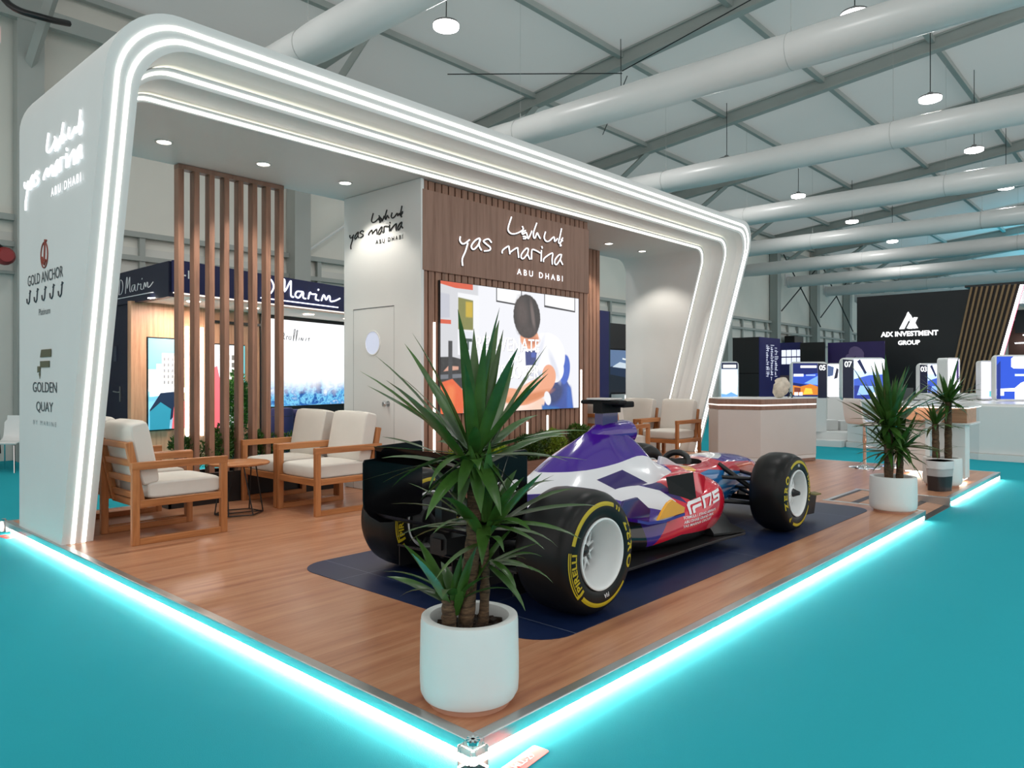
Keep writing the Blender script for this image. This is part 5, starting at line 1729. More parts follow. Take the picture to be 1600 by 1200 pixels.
obj('emblem', mb, em('aix_white', (1, 1, 1), 1.6), t)
obj('side_room_wall', MB().box(25.5, 25.6, -3.5, 2.2, 0, 3.15), pm('brown_wall', '#5a3a30', .5), t)
obj('side_room_header', MB().box(25.3, 25.5, -3.5, 2.0, 2.75, 3.45), pm('header_grey', '#2b2b2e', .5), t)
obj('side_room_ceiling', MB().box(23.7, 25.5, -3.5, 1.75, 3.5, 3.98), white, t)
obj('top_cap', MB().box(23.5, 25.6, -3.5, 3.0, 4.06, 4.12), black, t)
for i, (y, z) in enumerate(((1.75, 2.66), (1.52, 2.62), (1.62, 2.50), (1.95, 2.42))):
    obj('light_line', MB().box(25.28, 25.3, y-.25, y+.05, z, z+.03), led_pure, t)

# what shows between the wooden block and the right arch leg
t = thing('dark_booth', 'dark booth with a boat picture, seen between the block and the right arch leg', 'booth', (12.6, 8.2, 0))
obj('blue_column', MB().box(11.95, 12.30, 8.0, 8.2, 0, 2.9), navy2, t)
obj('column_return', MB().box(12.30, 12.36, 8.0, 8.3, 0, 2.9), pm('teal_dark', '#12283a', .5), t)
obj('header', MB().box(12.36, 14.2, 8.1, 8.3, 2.05, 2.65), black, t)
obj('back_wall', MB().box(12.36, 14.2, 8.15, 8.3, 0, 2.05), pm('teal_dark', '#12283a', .5), t)
screen_thing('wall_display', 'display with a dark boat against a blue sky beside the right arch leg', 'display', lambda a, b, h=0: Vector((12.42+a, 8.08-h, 1.02+b)), 1.1, 1.0,
             [('#5d7396', FULL, .6), ('#1b2f4c', [(0, .1), (1, .05), (1, .62), (.5, .66), (0, .6)], .4), ('#c8d2de', [(.12, .60), (.9, .55), (.9, .66), (.4, .72), (.2, .64)], .6), ('#101d2c', [(0, 0), (1, 0), (1, .3), (.1, .42), (0, .42)], .3), ('#e8edf2', [(.5, .78), (.7, .76), (.7, .79), (.5, .82)], .6)], frame=.01)
t = thing('white_counter', 'bright white lit counter with a wood edge behind the rightmost chairs', 'counter', (12.9, 7.7, 0))
obj('lit_front', MB().box(12.42, 13.5, 7.62, 7.64, .46, .96), em('counter_glow', (1, 1, .98), 1.1), t)
obj('body', MB().box(12.40, 13.55, 7.64, 8.0, 0, .98), white, t)
obj('wood_edge', MB().box(12.40, 13.55, 7.6, 7.64, .38, .45), walnut_x, t)
t = thing('track_spotlight', 'small white projector bracket on the back wall near the arch corner', 'fixture', (27.0, 12.0, 4.9))
obj('plate', MB().box(26.7, 27.7, 12.2, 12.3, 5.3, 5.5), white, t)
obj('arm', MB().box(27.1, 27.3, 12.1, 12.4, 4.9, 5.5), white, t)
# ================================================================== THE MAT AND THE RACING CAR
k = NB('mat_navy')
v = k.obj()
sep = k.n('ShaderNodeSeparateXYZ')
k.l(v, sep.inputs[0])
seam = None
for ax, val in ((0, -2.20), (1, -0.42), (1, 0.62), (0, -0.1), (0, 1.9)):
    e_ = k.math('LESS_THAN', k.math('ABSOLUTE', k.math('SUBTRACT', sep.outputs[ax], val)), 0.0022)
    seam = e_ if seam is None else k.math('MAXIMUM', seam, e_)
f = k.noise(k.mapped(), 1.5, 3)
c = k.ramp(f, [(0.3, '#0b1c40'), (0.7, '#102449')])
k.l(k.mix(k.math('MULTIPLY', seam, 0.55), c, '#8790a0'), k.b.inputs['Base Color'])
k.b.inputs['Roughness'].default_value = 0.42
t = thing('floor_mat', 'dark blue mat with rounded corners lying under the racing car', 'mat', (3.3, 1.45, PZ))
mp = [(3.3-2.44+0, 0.40)]
poly = rrect(0.86, 5.80, 0.40, 2.56, 0.22, 8)
obj('sheet', MB().prism(poly, lambda u, w, h: Vector((u, w, PZ+0.0005+h)), 0.003), k.m, t)

CX, CY = 2.8, 1.335
CZ = PZ


def paint(name, base, layers, rough=0.14, coat=0.6):
    """car paint: flat colour fields bounded by straight lines in the side view of the car (car coordinates)"""
    k = NB(name)
    s_ = k.n('ShaderNodeSeparateXYZ')
    k.l(k.obj(), s_.inputs[0])
    col = None
    cur = lin(base)
    for color, poly in layers:
        mk = poly_mask(k, s_.outputs[0], s_.outputs[2], [(x-CX, z-CZ) for x, z in poly])
        col = k.mix(mk, cur, color)
        cur = col
    f = k.noise(k.obj(), 3, 2)
    k.l(k.mix(k.math('MULTIPLY', f, 0.06), cur, (0.02, 0.02, 0.03)), k.b.inputs['Base Color'])
    k.b.inputs['Roughness'].default_value = rough
    k.b.inputs['Coat Weight'].default_value = coat
    k.b.inputs['Coat Roughness'].default_value = 0.03
    return k.m


PURPLE, DPURP, RED, WHT, YEL, BLUE = '#401889', '#2a1560', '#cf1230', '#dedee2', '#f2a81d', '#1f6fb0'
carbon = pm('carbon_black', (0.011, 0.011, 0.012), 0.34, spec=0.35)
rubber = pm('tyre_rubber', (0.008, 0.008, 0.008), 0.36, var=0.1, spec=0.22)
tyre_yellow = pm('tyre_yellow', '#b7a112', 0.5)
rim_white = pm('rim_white', (0.78, 0.80, 0.80), 0.3, var=0.01)

car = thing('racing_car', 'single seater racing car in purple, white and red on the dark blue mat', 'racing car', (CX, CY, CZ))


def slices(color, top, bot):
    """a curved paint band cut into narrow upright slices"""
    T, B = crm(top, 2), crm(bot, 2)
    return [(color, [B[i], B[i+1], T[i+1], T[i]]) for i in range(len(T)-1)]


def half_loft(stations, sx=5, sr=5):
    """stations (x, [(s, z), ...]) smoothed along both directions -> rows of (x, s, z)"""
    rows = []
    for x, pts in stations:
        rows.append((x, crm(pts, sr)))
    flat = [tuple([x]+[c for p in pts for c in p]) for x, pts in rows]
    sm_ = crm(flat, sx)
    return [[(r_[0], r_[1+2*i], r_[2+2*i]) for i in range((len(r_)-1)//2)] for r_ in sm_]


body_st = [
    (1.20, [(0, .30), (.06, .30), (.09, .35), (.09, .41), (.08, .46), (.05, .50), (0, .51)]),
    (1.50, [(0, .18), (.14, .18), (.18, .26), (.18, .40), (.16, .50), (.09, .585), (0, .61)]),
    (1.87, [(0, .18), (.20, .18), (.25, .28), (.25, .44), (.21, .56), (.10, .67), (0, .71)]),
    (2.15, [(0, .18), (.26, .18), (.31, .30), (.31, .48), (.25, .62), (.11, .79), (0, .845)]),
    (2.50, [(0, .18), (.30, .18), (.36, .30), (.36, .52), (.29, .67), (.12, .88), (0, .975)]),
    (2.74, [(0, .18), (.32, .18), (.38, .30), (.39, .55), (.31, .70), (.12, .90), (0, 1.015)]),
    (2.85, [(0, .18), (.32, .18), (.38, .30), (.39, .55), (.31, .71), (.15, .88), (0, .97)]),
    (2.92, [(0, .18), (.32, .18), (.38, .30), (.39, .55), (.31, .695), (.15, .81), (0, .885)]),
    (3.00, [(0, .18), (.32, .18), (.38, .30), (.38, .55), (.31, .685), (.15, .74), (0, .765)]),
    (3.18, [(0, .18), (.31, .18), (.36, .30), (.36, .52), (.31, .665), (.17, .71), (0, .72)]),
    (3.45, [(0, .18), (.28, .18), (.34, .29), (.34, .48), (.30, .625), (.17, .665), (0, .67)]),
    (3.90, [(0, .19), (.24, .19), (.30, .29), (.30, .46), (.26, .59), (.15, .645), (0, .655)]),
    (4.30, [(0, .30), (.18, .30), (.24, .38), (.25, .48), (.22, .60), (.12, .665), (0, .68)]),
    (4.80, [(0, .34), (.12, .34), (.17, .40), (.18, .48), (.16, .57), (.09, .615), (0, .625)]),
    (5.08, [(0, .32), (.09, .32), (.13, .36), (.14, .43), (.12, .49), (.07, .525), (0, .53)]),
    (5.26, [(0, .33), (.05, .33), (.07, .35), (.08, .39), (.07, .42), (.04, .44), (0, .445)]),
]
rows = half_loft(body_st)
rings = []
for r_ in rows:
    right = [(x, CY-s, z) for x, s, z in r_]
    left = [(x, CY+s, z) for x, s, z in r_[1:-1]][::-1]
    rings.append(right+left)
body_paint = paint('body_livery', PURPLE, [
    (DPURP, [(0.8, .1), (2.95, .1), (2.95, .56), (2.06, .60), (0.8, .645)]),
    *slices(WHT, [(.8, .755), (1.5, .735), (2.06, .725), (2.3, .733), (2.52, .755), (2.68, .778), (2.80, .785), (2.90, .755), (3.0, .69), (3.07, .625)],
            [(.8, .645), (1.5, .625), (2.06, .60), (2.3, .575), (2.52, .552), (2.68, .548), (2.80, .55), (2.90, .57), (3.0, .60), (3.07, .62)]),
    (DPURP, [(2.24, .665), (2.51, .71), (2.68, .61), (2.40, .57)]),
    (DPURP, [(2.72, .53), (2.86, .56), (3.04, .63), (3.1, .5), (2.9, .4)]),
    (RED, [(2.86, .80), (2.92, .745), (3.0, .68), (3.06, .62), (3.1, .45), (4.2, .45), (4.9, .62), (4.9, .9), (3.0, .9)]),
    (PURPLE, [(3.98, .70), (4.12, .63), (4.92, .57), (5.0, .75), (4.2, .75)]),
    (WHT, [(4.06, .66), (4.24, .70), (4.46, .70), (4.3, .668), (4.14, .65)]),
    ('#c9533f', [(4.32, .60), (4.90, .565), (4.90, .40), (4.45, .53)]),
    (BLUE, [(3.30, .585), (3.75, .60), (4.30, .54), (4.9, .45), (4.9, .2), (3.3, .3)]),
    (YEL, [(3.26, .67), (3.45, .66), (3.50, .62), (3.36, .61)]),
    (WHT, [(4.90, .9), (4.90, .2), (5.6, .2), (5.6, .9)]),
    ('#101014', [(0.8, .1), (5.6, .1), (5.6, .26), (4.2, .30), (.8, .28)]),
    ('#101014', [(.8, .1), (2.7, .1), (2.6, .40), (.8, .46)]),
    ('#101014', [(.8, .1), (1.56, .1), (1.56, .9), (.8, .9)]),
])
body = obj('bodywork', MB().loft(rings), [body_paint, black], car, smooth=60)
# cut the cockpit opening
cut = MB()
cut.loft([[(3.60+sx_*.37*math.copysign(abs(math.cos(a))**.8, math.cos(a)), CY+sy_*.205*math.copysign(abs(math.sin(a))**.8, math.sin(a)), z) for a in [2*PI*j/32 for j in range(32)]]
          for z, sx_, sy_ in ((.36, .8, .85), (.60, .95, .95), (1.0, 1.0, 1.02))], m=1)
cutter = obj('cutter', cut, [body_paint, black], car)
bo = body.modifiers.new('cockpit', 'BOOLEAN')
bo.operation = 'DIFFERENCE'
bo.solver = 'EXACT'
bo.object = cutter
C.view_layer.update()
dg = C.evaluated_depsgraph_get()
me2 = bpy.data.meshes.new_from_object(body.evaluated_get(dg))
body.modifiers.clear()
body.data = me2
bpy.data.objects.remove(cutter)

ab = MB()
for i, (x, rx, rz, zc) in enumerate(((2.42, .03, .03, .90), (2.58, .070, .075, .935), (2.76, .100, .090, .937), (2.90, .106, .096, .935), (2.95, .102, .092, .935), (2.958, .090, .08, .935))):
    rg = [(x, CY+rx*math.cos(a), zc+rz*math.sin(a)) for a in [2*PI*j/28 for j in range(28)]]
    if i:
        ab.loft([prev, rg], caps=False)
    prev = rg
inn = [(2.90, CY+.08*math.cos(a), .935+.068*math.sin(a)) for a in [2*PI*j/28 for j in range(28)]]
ab.loft([prev, inn], caps=False)
obj('air_intake', ab, pm('purple_gloss', PURPLE, .14, coat=.6), car, smooth=60)
obj('intake_duct', MB().lathe([(.08, 0), (0.0, -.02)], 24, (2.902, CY, .935), 'x'), black, car)
# T shaped camera above the intake
tc = MB()
tc.loft([[(x, CY+a, z) for x, a in ((2.60, -.035), (2.80, -.03), (2.80, .03), (2.60, .035))] for z in (.98, 1.10)])
obj('camera_stem', tc, [pm('purple_dark', DPURP, .2, coat=.5)], car)
obj('camera_mount', MB().loft([[(x, CY+a, z) for x, a in ((2.585, -.04), (2.83, -.035), (2.83, .035), (2.585, .04))] for z in (1.09, 1.165)]), pm('matt_black', (.008, .008, .009), .7, spec=.2), car)
obj('camera_pod', MB().box(2.60, 2.72, CY-.17, CY+.17, 1.155, 1.185).box(2.72, 2.86, CY-.14, CY-.02, 1.13, 1.175), pm('matt_black', (.008, .008, .009), .7, spec=.2), car, bevel=.012)
obj('camera_cover', MB().box(2.58, 2.76, CY-.10, CY+.10, 1.186, 1.20), pm('camera_white', (.6, .58, .56), .3), car, bevel=.006)
obj('headrest_fin', MB().prism([(2.98, .66), (3.02, .765), (3.10, .745), (3.24, .69), (3.40, .655), (3.32, .62)], lambda u, w, h: Vector((u, CY-.27+h, w)), .03), pm('white_gloss_car', WHT, .15, coat=.5), car, bevel=.006)
obj('headrest_fin', MB().prism([(2.98, .66), (3.02, .765), (3.10, .745), (3.24, .69), (3.40, .655), (3.32, .62)], lambda u, w, h: Vector((u, CY+.24+h, w)), .03), pm('white_gloss_car', WHT, .15, coat=.5), car, bevel=.006)
Mw = Matrix.Translation((3.70, CY, .645)) @ Matrix.Rotation(-1.15, 4, 'Y')
sw_ = obj('steering_wheel', MB().tube([Mw @ Vector((.085*math.cos(a), .115*math.sin(a), 0)) for a in [2*PI*j/28 for j in range(28)]], .026, 10, closed=True).mbox(Mw, .05, .2, .03), black, car, smooth=60)
obj('seat', MB().loft([[(x, CY+s*w_, z) for s, z in ((-1, .40), (-1, .58+dz), (-.6, .50+dz), (0, .46+dz), (.6, .50+dz), (1, .58+dz), (1, .40))] for x, w_, dz in ((3.26, .15, .08), (3.36, .16, .0), (3.6, .16, -.04))]), black, car, smooth=60)

# sidepods
pod_st = [
    (3.455, [(.37, .42), (.40, .39), (.44, .39), (.47, .43), (.45, .47), (.41, .48), (.38, .46), (.37, .44)]),
    (3.39, [(.30, .26), (.44, .25), (.53, .29), (.585, .40), (.56, .52), (.46, .575), (.32, .58), (.30, .45)]),
    (3.22, [(.28, .20), (.48, .20), (.58, .25), (.635, .38), (.61, .53), (.48, .62), (.30, .64), (.28, .45)]),
    (2.95, [(.26, .19), (.50, .19), (.60, .23), (.645, .36), (.60, .49), (.47, .585), (.30, .64), (.26, .45)]),
    (2.72, [(.26, .19), (.48, .19), (.58, .22), (.625, .33), (.565, .45), (.45, .55), (.27, .64), (.24, .45)]),
    (2.45, [(.24, .19), (.43, .19), (.52, .21), (.565, .28), (.52, .42), (.41, .53), (.24, .64), (.22, .42)]),
    (2.25, [(.21, .19), (.36, .19), (.43, .21), (.47, .28), (.44, .40), (.35, .52), (.21, .63), (.19, .42)]),
    (2.00, [(.16, .19), (.29, .19), (.35, .21), (.37, .27), (.35, .38), (.29, .49), (.17, .60), (.14, .40)]),
    (1.60, [(.08, .20), (.17, .20), (.21, .22), (.22, .26), (.21, .33), (.18, .41), (.10, .50), (.07, .35)]),
]
pod_paint = paint('pod_livery', RED, [
    (PURPLE, [(1.2, .1), (2.30, .1), (2.66, .46), (2.72, .62), (2.6, .8), (1.2, .8)]),
    (DPURP, [(2.60, .645), (2.80, .60), (2.84, .47), (2.72, .53), (2.62, .60)]),
    (WHT, [(2.10, .58), (2.20, .63), (2.46, .64), (2.72, .56), (2.76, .49), (2.58, .43), (2.40, .50)]),
    (WHT, [(1.2, .56), (2.06, .52), (2.15, .75), (1.2, .8)]),
    (DPURP, [(1.2, .1), (2.1, .1), (2.36, .46), (2.06, .53), (1.2, .56)]),
    ('#101014', [(1.2, .1), (2.42, .1), (2.36, .42), (1.2, .46)]),
    (PURPLE, [(3.40, .1), (3.34, .30), (3.43, .55), (3.6, .55), (3.6, .1)]),
    ('#101014', [(1.2, .1), (3.6, .1), (3.6, .33), (3.12, .345), (2.7, .28), (2.3, .30), (1.2, .28)]),
])
prow = half_loft(pod_st, 6, 5)
PODS = []
for s_ in (-1, 1):
    m = MB().loft([[(x, CY+s_*sv, z) for x, sv, z in r_] for r_ in prow])
    pod = obj('sidepod', m, pod_paint, car, smooth=60)
    PODS.append((pod, m))
bvh = BVHTree.FromPolygons(PODS[0][1].v, PODS[0][1].f)


def on_pod(x, z, lift=.003):
    h = bvh.ray_cast(Vector((x, 0.2, z)), Vector((0, 1, 0)))
    y = h[0].y if h[0] is not None else .72
    return Vector((x, y-lift, z))


car_white = pm('car_print_white', (.78, .78, .80), .3)
mb = MB()
Ft = [[(0, 0), (.12, 0), (.20, .36), (.30, .48), (.95, .48), (1.0, .66), (.26, .66), (.10, .52)], [(.2, 0), (.33, 0), (.37, .16), (.44, .22), (.86, .22), (.91, .40), (.36, .40), (.27, .30)], [(.92, 0), (1.06, 0), (1.22, .66), (1.08, .66)]]


def fine(mbuf, poly, M):
    """a convex outline cut into small quads so that it follows a curved panel"""
    n_ = len(poly)
    cx_, cy_ = sum(p[0] for p in poly)/n_, sum(p[1] for p in poly)/n_
    for i in range(n_):
        a, b = poly[i], poly[(i+1) % n_]
        K = 4
        for q in range(K):
            p0 = (a[0]+(b[0]-a[0])*q/K, a[1]+(b[1]-a[1])*q/K)
            p1 = (a[0]+(b[0]-a[0])*(q+1)/K, a[1]+(b[1]-a[1])*(q+1)/K)
            mbuf.add([M(*p0), M(*p1), M(cx_, cy_)], [(0, 1, 2)])


FM = lambda u, w: on_pod(2.80+u*.185, .402+w*.112+u*.026, .006)
for poly in ([(0, 0), (.13, 0), (.22, .42), (.10, .52)], [(.10, .52), (.22, .42), (.30, .48), (.26, .66)], [(.26, .66), (.30, .48), (.95, .48), (1.0, .66)],
             [(.22, 0), (.35, 0), (.38, .16), (.27, .28)], [(.27, .28), (.38, .16), (.44, .22), (.36, .38)], [(.36, .38), (.44, .22), (.84, .22), (.88, .38)], [(.92, 0), (1.06, 0), (1.22, .66), (1.08, .66)],
             [(1.12, .50), (1.10, .66), (1.74, .66), (1.70, .50)], [(1.60, .50), (1.73, .60), (1.42, 0), (1.28, 0)],
             [(1.84, .50), (1.80, .66), (2.42, .66), (2.38, .50)], [(1.80, .66), (1.92, .60), (1.86, .28), (1.74, .28)], [(1.74, .40), (1.74, .26), (2.24, .26), (2.26, .40)], [(2.14, .36), (2.30, .36), (2.18, .0), (2.06, .06)], [(1.64, .14), (1.62, 0), (2.16, 0), (2.14, .14)]):
    fine(mb, poly, FM)
obj('emblem', mb, car_white, PODS[0][0], world=True)
for i, (tx, w_) in enumerate((('FORMULA 1 ETIHAD AIRWAYS', .40), ('ABU DHABI GRAND PRIX', .38), ('YAS MARINA CIRCUIT', .36))):
    vs, fs, W = text_geo(tx, 0.02, 1.0, 0.25)
    x0, z0 = 2.735-.012*i, .378-.027*i
    mb = MB()
    mb.add([on_pod(x0+u/W*w_, z0+w*.017+u/W*.016) for u, w in vs], fs)
    obj('lettering', mb, car_white, PODS[0][0], world=True)

# mirrors, winglets, floor
mirror_red = pm('red_gloss', RED, .14, coat=.6)
for s_ in (-1, 1):
    Y_ = lambda d: CY+s_*d
    hs = MB()
    back = [(2.775, Y_(.448), .650), (2.93, Y_(.575), .682), (2.93, Y_(.60), .505), (2.775, Y_(.50), .435)]
    mid = [(2.98, Y_(.44), .655), (3.06, Y_(.56), .665), (3.07, Y_(.60), .50), (2.98, Y_(.50), .45)]
    fr_ = [(3.30, Y_(.44), .60), (3.30, Y_(.50), .60), (3.30, Y_(.52), .52), (3.30, Y_(.46), .50)]
    mh = obj('radiator_outlet', hs.loft([back, mid, fr_]), mirror_red, car, smooth=60, bevel=.008)
    obj('outlet_opening', MB().loft([[(x-.003, y+s_*.004, z) for x, y, z in back], [(x-.009, y+s_*.008, z) for x, y, z in back]]), pm('outlet_dark', '#0a1012', .45, spec=.25), mh)
    yw = MB()
    plate = [(2.30, .44), (2.36, .49), (2.43, .535), (2.49, .55), (2.56, .52), (2.67, .475), (2.66, .44)]
    wl_ = obj('winglet', yw.prism(plate, lambda u, w, h: Vector((u, Y_(.66+.04*(2.67-u))-s_*h, w)), .018), pm('yellow_gloss', YEL, .2, coat=.5), car, bevel=.003)
    shelf = MB().loft([[(x, Y_(.42), z+.01), (x, Y_(.665), z), (x, Y_(.665), z-.018), (x, Y_(.42), z-.02)] for x, z in ((2.08, .475), (2.2, .445), (2.4, .43), (2.66, .44))])
    obj('winglet_shelf', shelf, pm('purple_gloss', PURPLE, .14, coat=.6), wl_, smooth=40)
    inner = [(2.06, .50), (2.12, .57), (2.28, .575), (2.42, .48), (2.40, .43), (2.08, .46)]
    obj('scoop', MB().prism(inner, lambda u, w, h: Vector((u, Y_(.55-.1*(w-.45))-s_*h, w)), .02), pm('purple_dark', DPURP, .2, coat=.5), car, bevel=.004)
    vane = MB().loft([[(x, Y_(d), z) for d, z in prof_] for x, prof_ in (
        (3.16, [(.48, .20), (.62, .20), (.62, .215), (.56, .30), (.50, .33)]), (3.30, [(.50, .20), (.68, .20), (.68, .215), (.58, .30), (.52, .35)]), (3.46, [(.52, .20), (.72, .20), (.72, .21), (.60, .25), (.53, .34)]))])
    obj('turning_vane', vane, carbon, car, smooth=40)
fl = [(1.45, .30), (1.75, .42), (1.98, .66), (2.9, .68), (3.25, .70), (3.47, .72), (3.47, .40), (3.7, .25), (3.7, -.25), (3.47, -.40), (3.47, -.72), (3.25, -.70), (2.9, -.68), (1.98, -.66), (1.75, -.42), (1.45, -.30)]
obj('floor_plate', MB().prism([(a, CY+b) for a, b in fl], lambda u, w, h: Vector((u, w, .175+h)), .018), carbon, car, bevel=.003)
obj('plank', MB().box(1.6, 3.9, CY-.22, CY+.22, .145, .175), black, car)

# rear end
gb = MB().loft([[(x, CY+a*w_, z0+(z1-z0)*b) for a, b in ((-1, .1), (-.7, 0), (.7, 0), (1, .1), (1, .8), (.6, 1), (-.6, 1), (-1, .8))] for x, w_, z0, z1 in ((1.04, .07, .34, .46), (1.16, .10, .30, .48), (1.3, .14, .22, .50), (1.6, .18, .2, .5))])
obj('gearbox', gb, carbon, car, smooth=40)
obj('rain_light', MB().box(1.025, 1.04, CY-.04, CY+.04, .37, .43), pm('lens_dark_red', '#0c0203', .4), car)
df = MB()
for yy in (-.48, -.24, 0, .24, .48):
    df.prism([(1.15, .17), (1.15, .30), (1.6, .19), (1.6, .17)], lambda u, w, h: Vector((u, CY+yy+h, w)), .008)
df.loft([[(x, CY-.5, z), (x, CY+.5, z), (x, CY+.5, z+.012), (x, CY-.5, z+.012)] for x, z in ((1.15, .295), (1.3, .25), (1.6, .19))])
obj('diffuser', df, carbon, car)
RW = MB()


def aero(x0, z0, chord, ang, th, n=9):
    up, lo = [], []
    for i in range(n):
        s_ = i/(n-1)
        y_ = th*(2.6*math.sqrt(s_)*(1-s_)+.12*(1-s_))
        cm = -.10*chord*math.sin(PI*s_)
        px_, pz_ = s_*chord, cm
        up.append((px_, pz_+y_*chord))
        lo.append((px_, pz_-y_*chord*.5))
    prof_ = up+lo[::-1][1:-1]
    ca, sa = math.cos(ang), math.sin(ang)
    return [(x0+px_*ca+pz_*sa, z0-px_*sa+pz_*ca) for px_, pz_ in prof_]


wing_y0, wing_y1 = .905, 1.795
gloss_black = pm('gloss_black', (.004, .004, .005), .16, spec=.16)
for (x0, z0, ch, an, th) in ((.93, .935, .16, .62, .05), (.965, .868, .17, .25, .05)):
    pr2 = aero(x0, z0, ch, an, th)
    RW = MB().loft([[(x, y, z) for x, z in pr2] for y in (wing_y0+.005, (wing_y0+wing_y1)/2, wing_y1-.005)])
    obj('rear_wing_flap', RW, gloss_black, car, smooth=50)
for y_, s_ in ((wing_y0, -1), (wing_y1, 1)):
    ep = [(.855, .84), (.865, .858), (.945, .862), (.945, .925), (.96, .935), (1.30, .948), (1.315, .94), (1.315, .50), (1.29, .48), (1.06, .46), (.98, .47), (.90, .52), (.86, .57), (.855, .62)]
    pl = obj('rear_wing_endplate', MB().prism(ep, lambda u, w, h: Vector((u, y_-.006+h, w)), .012), gloss_black, car, bevel=.004)
    mb = MB()
    if s_ < 0:
        put_text(mb, 'YAS', lambda u, w: Vector((1.10+u, y_-.0085, .668+w)), height=.115, width=.28, bold=.06, shear=.3)
    else:
        put_text(mb, 'YAS', lambda u, w: Vector((1.15-u, y_+.0085, .66+w)), height=.10, width=.25, bold=.06, shear=.3)
    obj('lettering', mb, car_white, pl)
obj('rear_wing_pillar', MB().prism([(1.04, .50), (1.16, .50), (1.16, .86), (1.04, .80)], lambda u, w, h: Vector((u, CY-.03+h, w)), .06), carbon, car, bevel=.006)
obj('beam_wing', MB().loft([[(x, y, z) for x, z in aero(.95, .53, .16, .3, .05)] for y in (wing_y0, wing_y1)]), carbon, car, smooth=50)
obj('side_stripe', MB().prism([(1.60, .40), (1.72, .40), (1.85, .56), (1.73, .56)], lambda u, w, h: Vector((u, CY-.255+h, w)), .01), pm('yellow_gloss', YEL, .2, coat=.5), car)

# front wing, mostly behind the front wheels
fw_ = MB()
for x0, z0, ch, an in ((4.62, .23, .24, .25), (4.52, .30, .14, .5)):
    fw_.loft([[(x, y, z) for x, z in aero(x0, z0, ch, an, .05)] for y in (.62, CY, 2.05)])
obj('front_wing', fw_, carbon, car, smooth=50)
for y_ in (.61, 2.05):
    e_ = obj('front_wing_endplate', MB().prism([(4.50, .17), (4.84, .15), (4.90, .30), (4.80, .34), (4.52, .40)], lambda u, w, h: Vector((u, y_+h, w)), .012), carbon, car, bevel=.003)
    obj('canard', MB().loft([[(x, y_-.05, z), (x, y_+.01, z+.01), (x, y_+.01, z-.005), (x, y_-.05, z-.012)] for x, z in ((4.62, .36), (4.75, .335), (4.87, .33))]), pm('olive_yellow', '#6d6420', .4), e_)
obj('nose_pillar', MB().prism([(4.66, .24), (4.84, .24), (4.90, .38), (4.74, .40)], lambda u, w, h: Vector((u, CY-.09+h, w)), .015).prism([(4.66, .24), (4.84, .24), (4.90, .38), (4.74, .40)], lambda u, w, h: Vector((u, CY+.08+h, w)), .015), carbon, car)


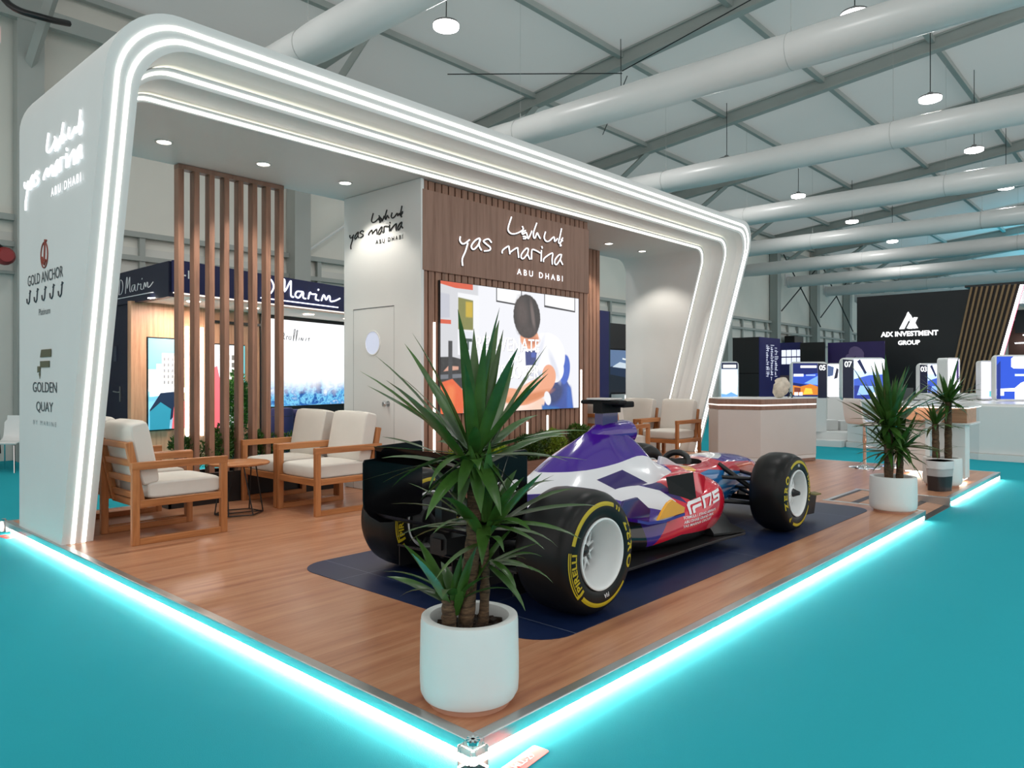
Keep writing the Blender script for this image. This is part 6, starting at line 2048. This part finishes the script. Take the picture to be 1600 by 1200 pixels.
# wheels
def wheel(x, yo, s_, R, W, spin=0.0, inner_letters=False, front=False):
    """yo is the outer face, s_ the direction from the outer face towards the car"""
    zc = PZ+.004+R
    side = [(.186, .012), (.20, .004), (.225, 0.0), (.262, .002), (.290, .014), (R-.020, .036), (R-.006, .062), (R, .105)]
    full = side+[(R+.001, W/2)]+[(r_, W-h) for r_, h in side[::-1]]
    rim = [(.176, .018), (.186, .012), (.190, .004), (.188, -.002), (.180, -.003), (.172, .006), (.168, .03), (.158, .09), (.150, .15), (.150, .19), (.15, W-.05), (.17, W-.02), (.186, W-.012), (.188, W-.004), (.18, W)]
    wh = obj('wheel', _flip(MB().lathe(rim, 56, (0, 0, 0), 'y'), x, yo, zc, s_), rim_white, car, smooth=50)
    obj('tyre', _flip(MB().lathe(full, 96, (0, 0, 0), 'y'), x, yo, zc, s_), rubber, wh, smooth=60)
    sp = MB()
    ns = 12 if front else 10
    dp = .075 if front else .16
    for i in range(ns):
        a = 2*PI*i/ns+spin
        for da in (-.20, .20):
            sp.tube([(.035*math.sin(a), dp-.02, .035*math.cos(a)), (.085*math.sin(a+da*.35), dp-.01, .085*math.cos(a+da*.35)), (.152*math.sin(a+da), dp+.02, .152*math.cos(a+da))], [.007, .0045, .0045] if front else [.011, .008, .008], 6)
    sp.lathe([(0, dp-.035), (.03, dp-.035), (.045, dp-.02), (.045, dp+.01), (0, dp+.015)], 24, (0, 0, 0), 'y')
    obj('spokes', _flip(sp, x, yo, zc, s_), rim_white, wh, smooth=50)
    nut = MB().lathe([(0, dp-.09 if front else dp-.06), (.014, dp-.088 if front else dp-.058), (.028, dp-.05), (.036, dp-.034), (0, dp-.033)], 10, (0, 0, 0), 'y')
    obj('wheel_nut', _flip(nut, x, yo, zc, s_), black, wh)
    obj('brake_disc', _flip(MB().lathe([(0, dp+.06), (.150, dp+.06), (.150, dp+.08), (0, dp+.08)], 40, (0, 0, 0), 'y'), x, yo, zc, s_), blackm, wh)
    obj('brake_duct', _flip(MB().lathe([(.05, W-.03), (.146, W-.035), (.146, W-.01), (.10, W+.03), (.05, W+.03)], 32, (0, 0, 0), 'y'), x, yo, zc, s_), carbon, wh)

    def prof(r_):
        for (r0, h0), (r1, h1) in zip(side, side[1:]):
            if r0 <= r_ <= r1:
                return h0+(h1-h0)*(r_-r0)/(r1-r0)
        return .0
    lt = MB()

    def face(phi, r_, inner=False):
        h = prof(r_)-.0018
        if inner:
            h = W-h
        ph = phi if (s_ > 0) != inner else -phi
        return Vector((x+r_*math.sin(ph), yo+s_*h, zc+r_*math.cos(ph)))

    def arc(p0, p1, r0, r1, inner=False):
        N = 28
        vs = []
        for i in range(N+1):
            p = math.radians(p0+(p1-p0)*i/N)
            vs += [face(p, r0, inner), face(p, (r0+r1)/2, inner), face(p, r1, inner)]
        fs = []
        for i in range(N):
            fs += [(3*i, 3*i+1, 3*i+4, 3*i+3), (3*i+1, 3*i+2, 3*i+5, 3*i+4)]
        lt.add(vs, fs)

    def word(s2, pc, h, rb, span=None, inner=False, bold=.05, spacing=1.05):
        vs, fs, Wd = text_geo(s2, bold, spacing)
        sc_ = (math.radians(span)*(rb+h/2)/Wd) if span else h
        lt.add([face(math.radians(pc)+(u-Wd/2)*sc_/(rb+h/2), rb+w*h, inner) for u, w in vs], fs)
    D = math.degrees(spin)
    for inner in ((False, True) if inner_letters else (False,)):
        ro = R-.335
        arc(D-72, D+(13 if front else 22), .258+ro, .280+ro, inner)
        for q in (() if front else (27.5, 33)):
            arc(D+q, D+q+3, .255+ro, .28+ro, inner)
        if front:
            word('P', D+28, .042, .240+ro, None, inner)
        word('ZERO', D+84, .048, .238+ro, 64, inner, .05, 1.3)
        arc(D+133, D+222, .258+ro, .280+ro, inner)
        arc(D+230, D+280, .285+ro, .291+ro, inner)
        arc(D+230, D+280, .276+ro, .280+ro, inner)
        word('PIRELLI', D+256, .034, .236+ro, 46, inner, .05)
        arc(D+226, D+230, .236+ro, .291+ro, inner)
    obj('tyre_lettering', lt, tyre_yellow, wh)
    fi = MB()
    vs, fs, Wd = text_geo('FIA', .02, 1.0)
    fi.add([face(math.radians(D+172)+(u-Wd/2)*.022/.225, .212+w*.022) for u, w in vs], fs)
    obj('approval_mark', fi, car_white, wh)
    return wh


def _flip(m, x, yo, zc, s_):
    m.v = [(x+a, yo+s_*b, zc+c_) for a, b, c_ in m.v]
    return m


RR_, RF_ = .329, .32
wheel(1.39, .44, 1, RR_, .375, math.radians(0), front=False)
wheel(1.42, 2.20, -1, RR_, .37, math.radians(20), inner_letters=True)
wheel(4.19, .50, 1, RF_, .30, math.radians(192), front=True)
wheel(4.19, 2.17, -1, RF_, .30, math.radians(20), front=True)

# suspension
for s_ in (-1, 1):
    Yv = lambda d: CY+s_*d
    for a, b, r_ in (((3.95, .24, .52), (4.17, .60, .50), .016), ((4.45, .20, .52), (4.21, .60, .50), .016), ((3.88, .26, .33), (4.17, .60, .30), .017), ((4.52, .16, .36), (4.21, .60, .30), .017),
                     ((4.02, .22, .62), (4.19, .58, .33), .022), ((4.30, .22, .40), (4.33, .60, .40), .012),
                     ((1.20, .14, .42), (1.40, .50, .47), .016), ((1.75, .20, .42), (1.44, .50, .47), .016), ((1.20, .14, .28), (1.40, .50, .30), .017), ((1.80, .22, .26), (1.44, .50, .30), .017), ((1.42, .12, .36), (1.42, .52, .40), .022)):
        m = MB().tube([(a[0], Yv(a[1]), a[2]), (b[0], Yv(b[1]), b[2])], r_, 10)
        m.v = [(x, y, z) for x, y, z in m.v]
        obj('suspension_arm', m, carbon, car, smooth=60)
    obj('upright', MB().box(4.12, 4.26, min(Yv(.555), Yv(.61)), max(Yv(.555), Yv(.61)), .29, .53), carbon, car, bevel=.01)
    obj('upright', MB().box(1.36, 1.50, min(Yv(.48), Yv(.53)), max(Yv(.48), Yv(.53)), .28, .5), carbon, car, bevel=.01)
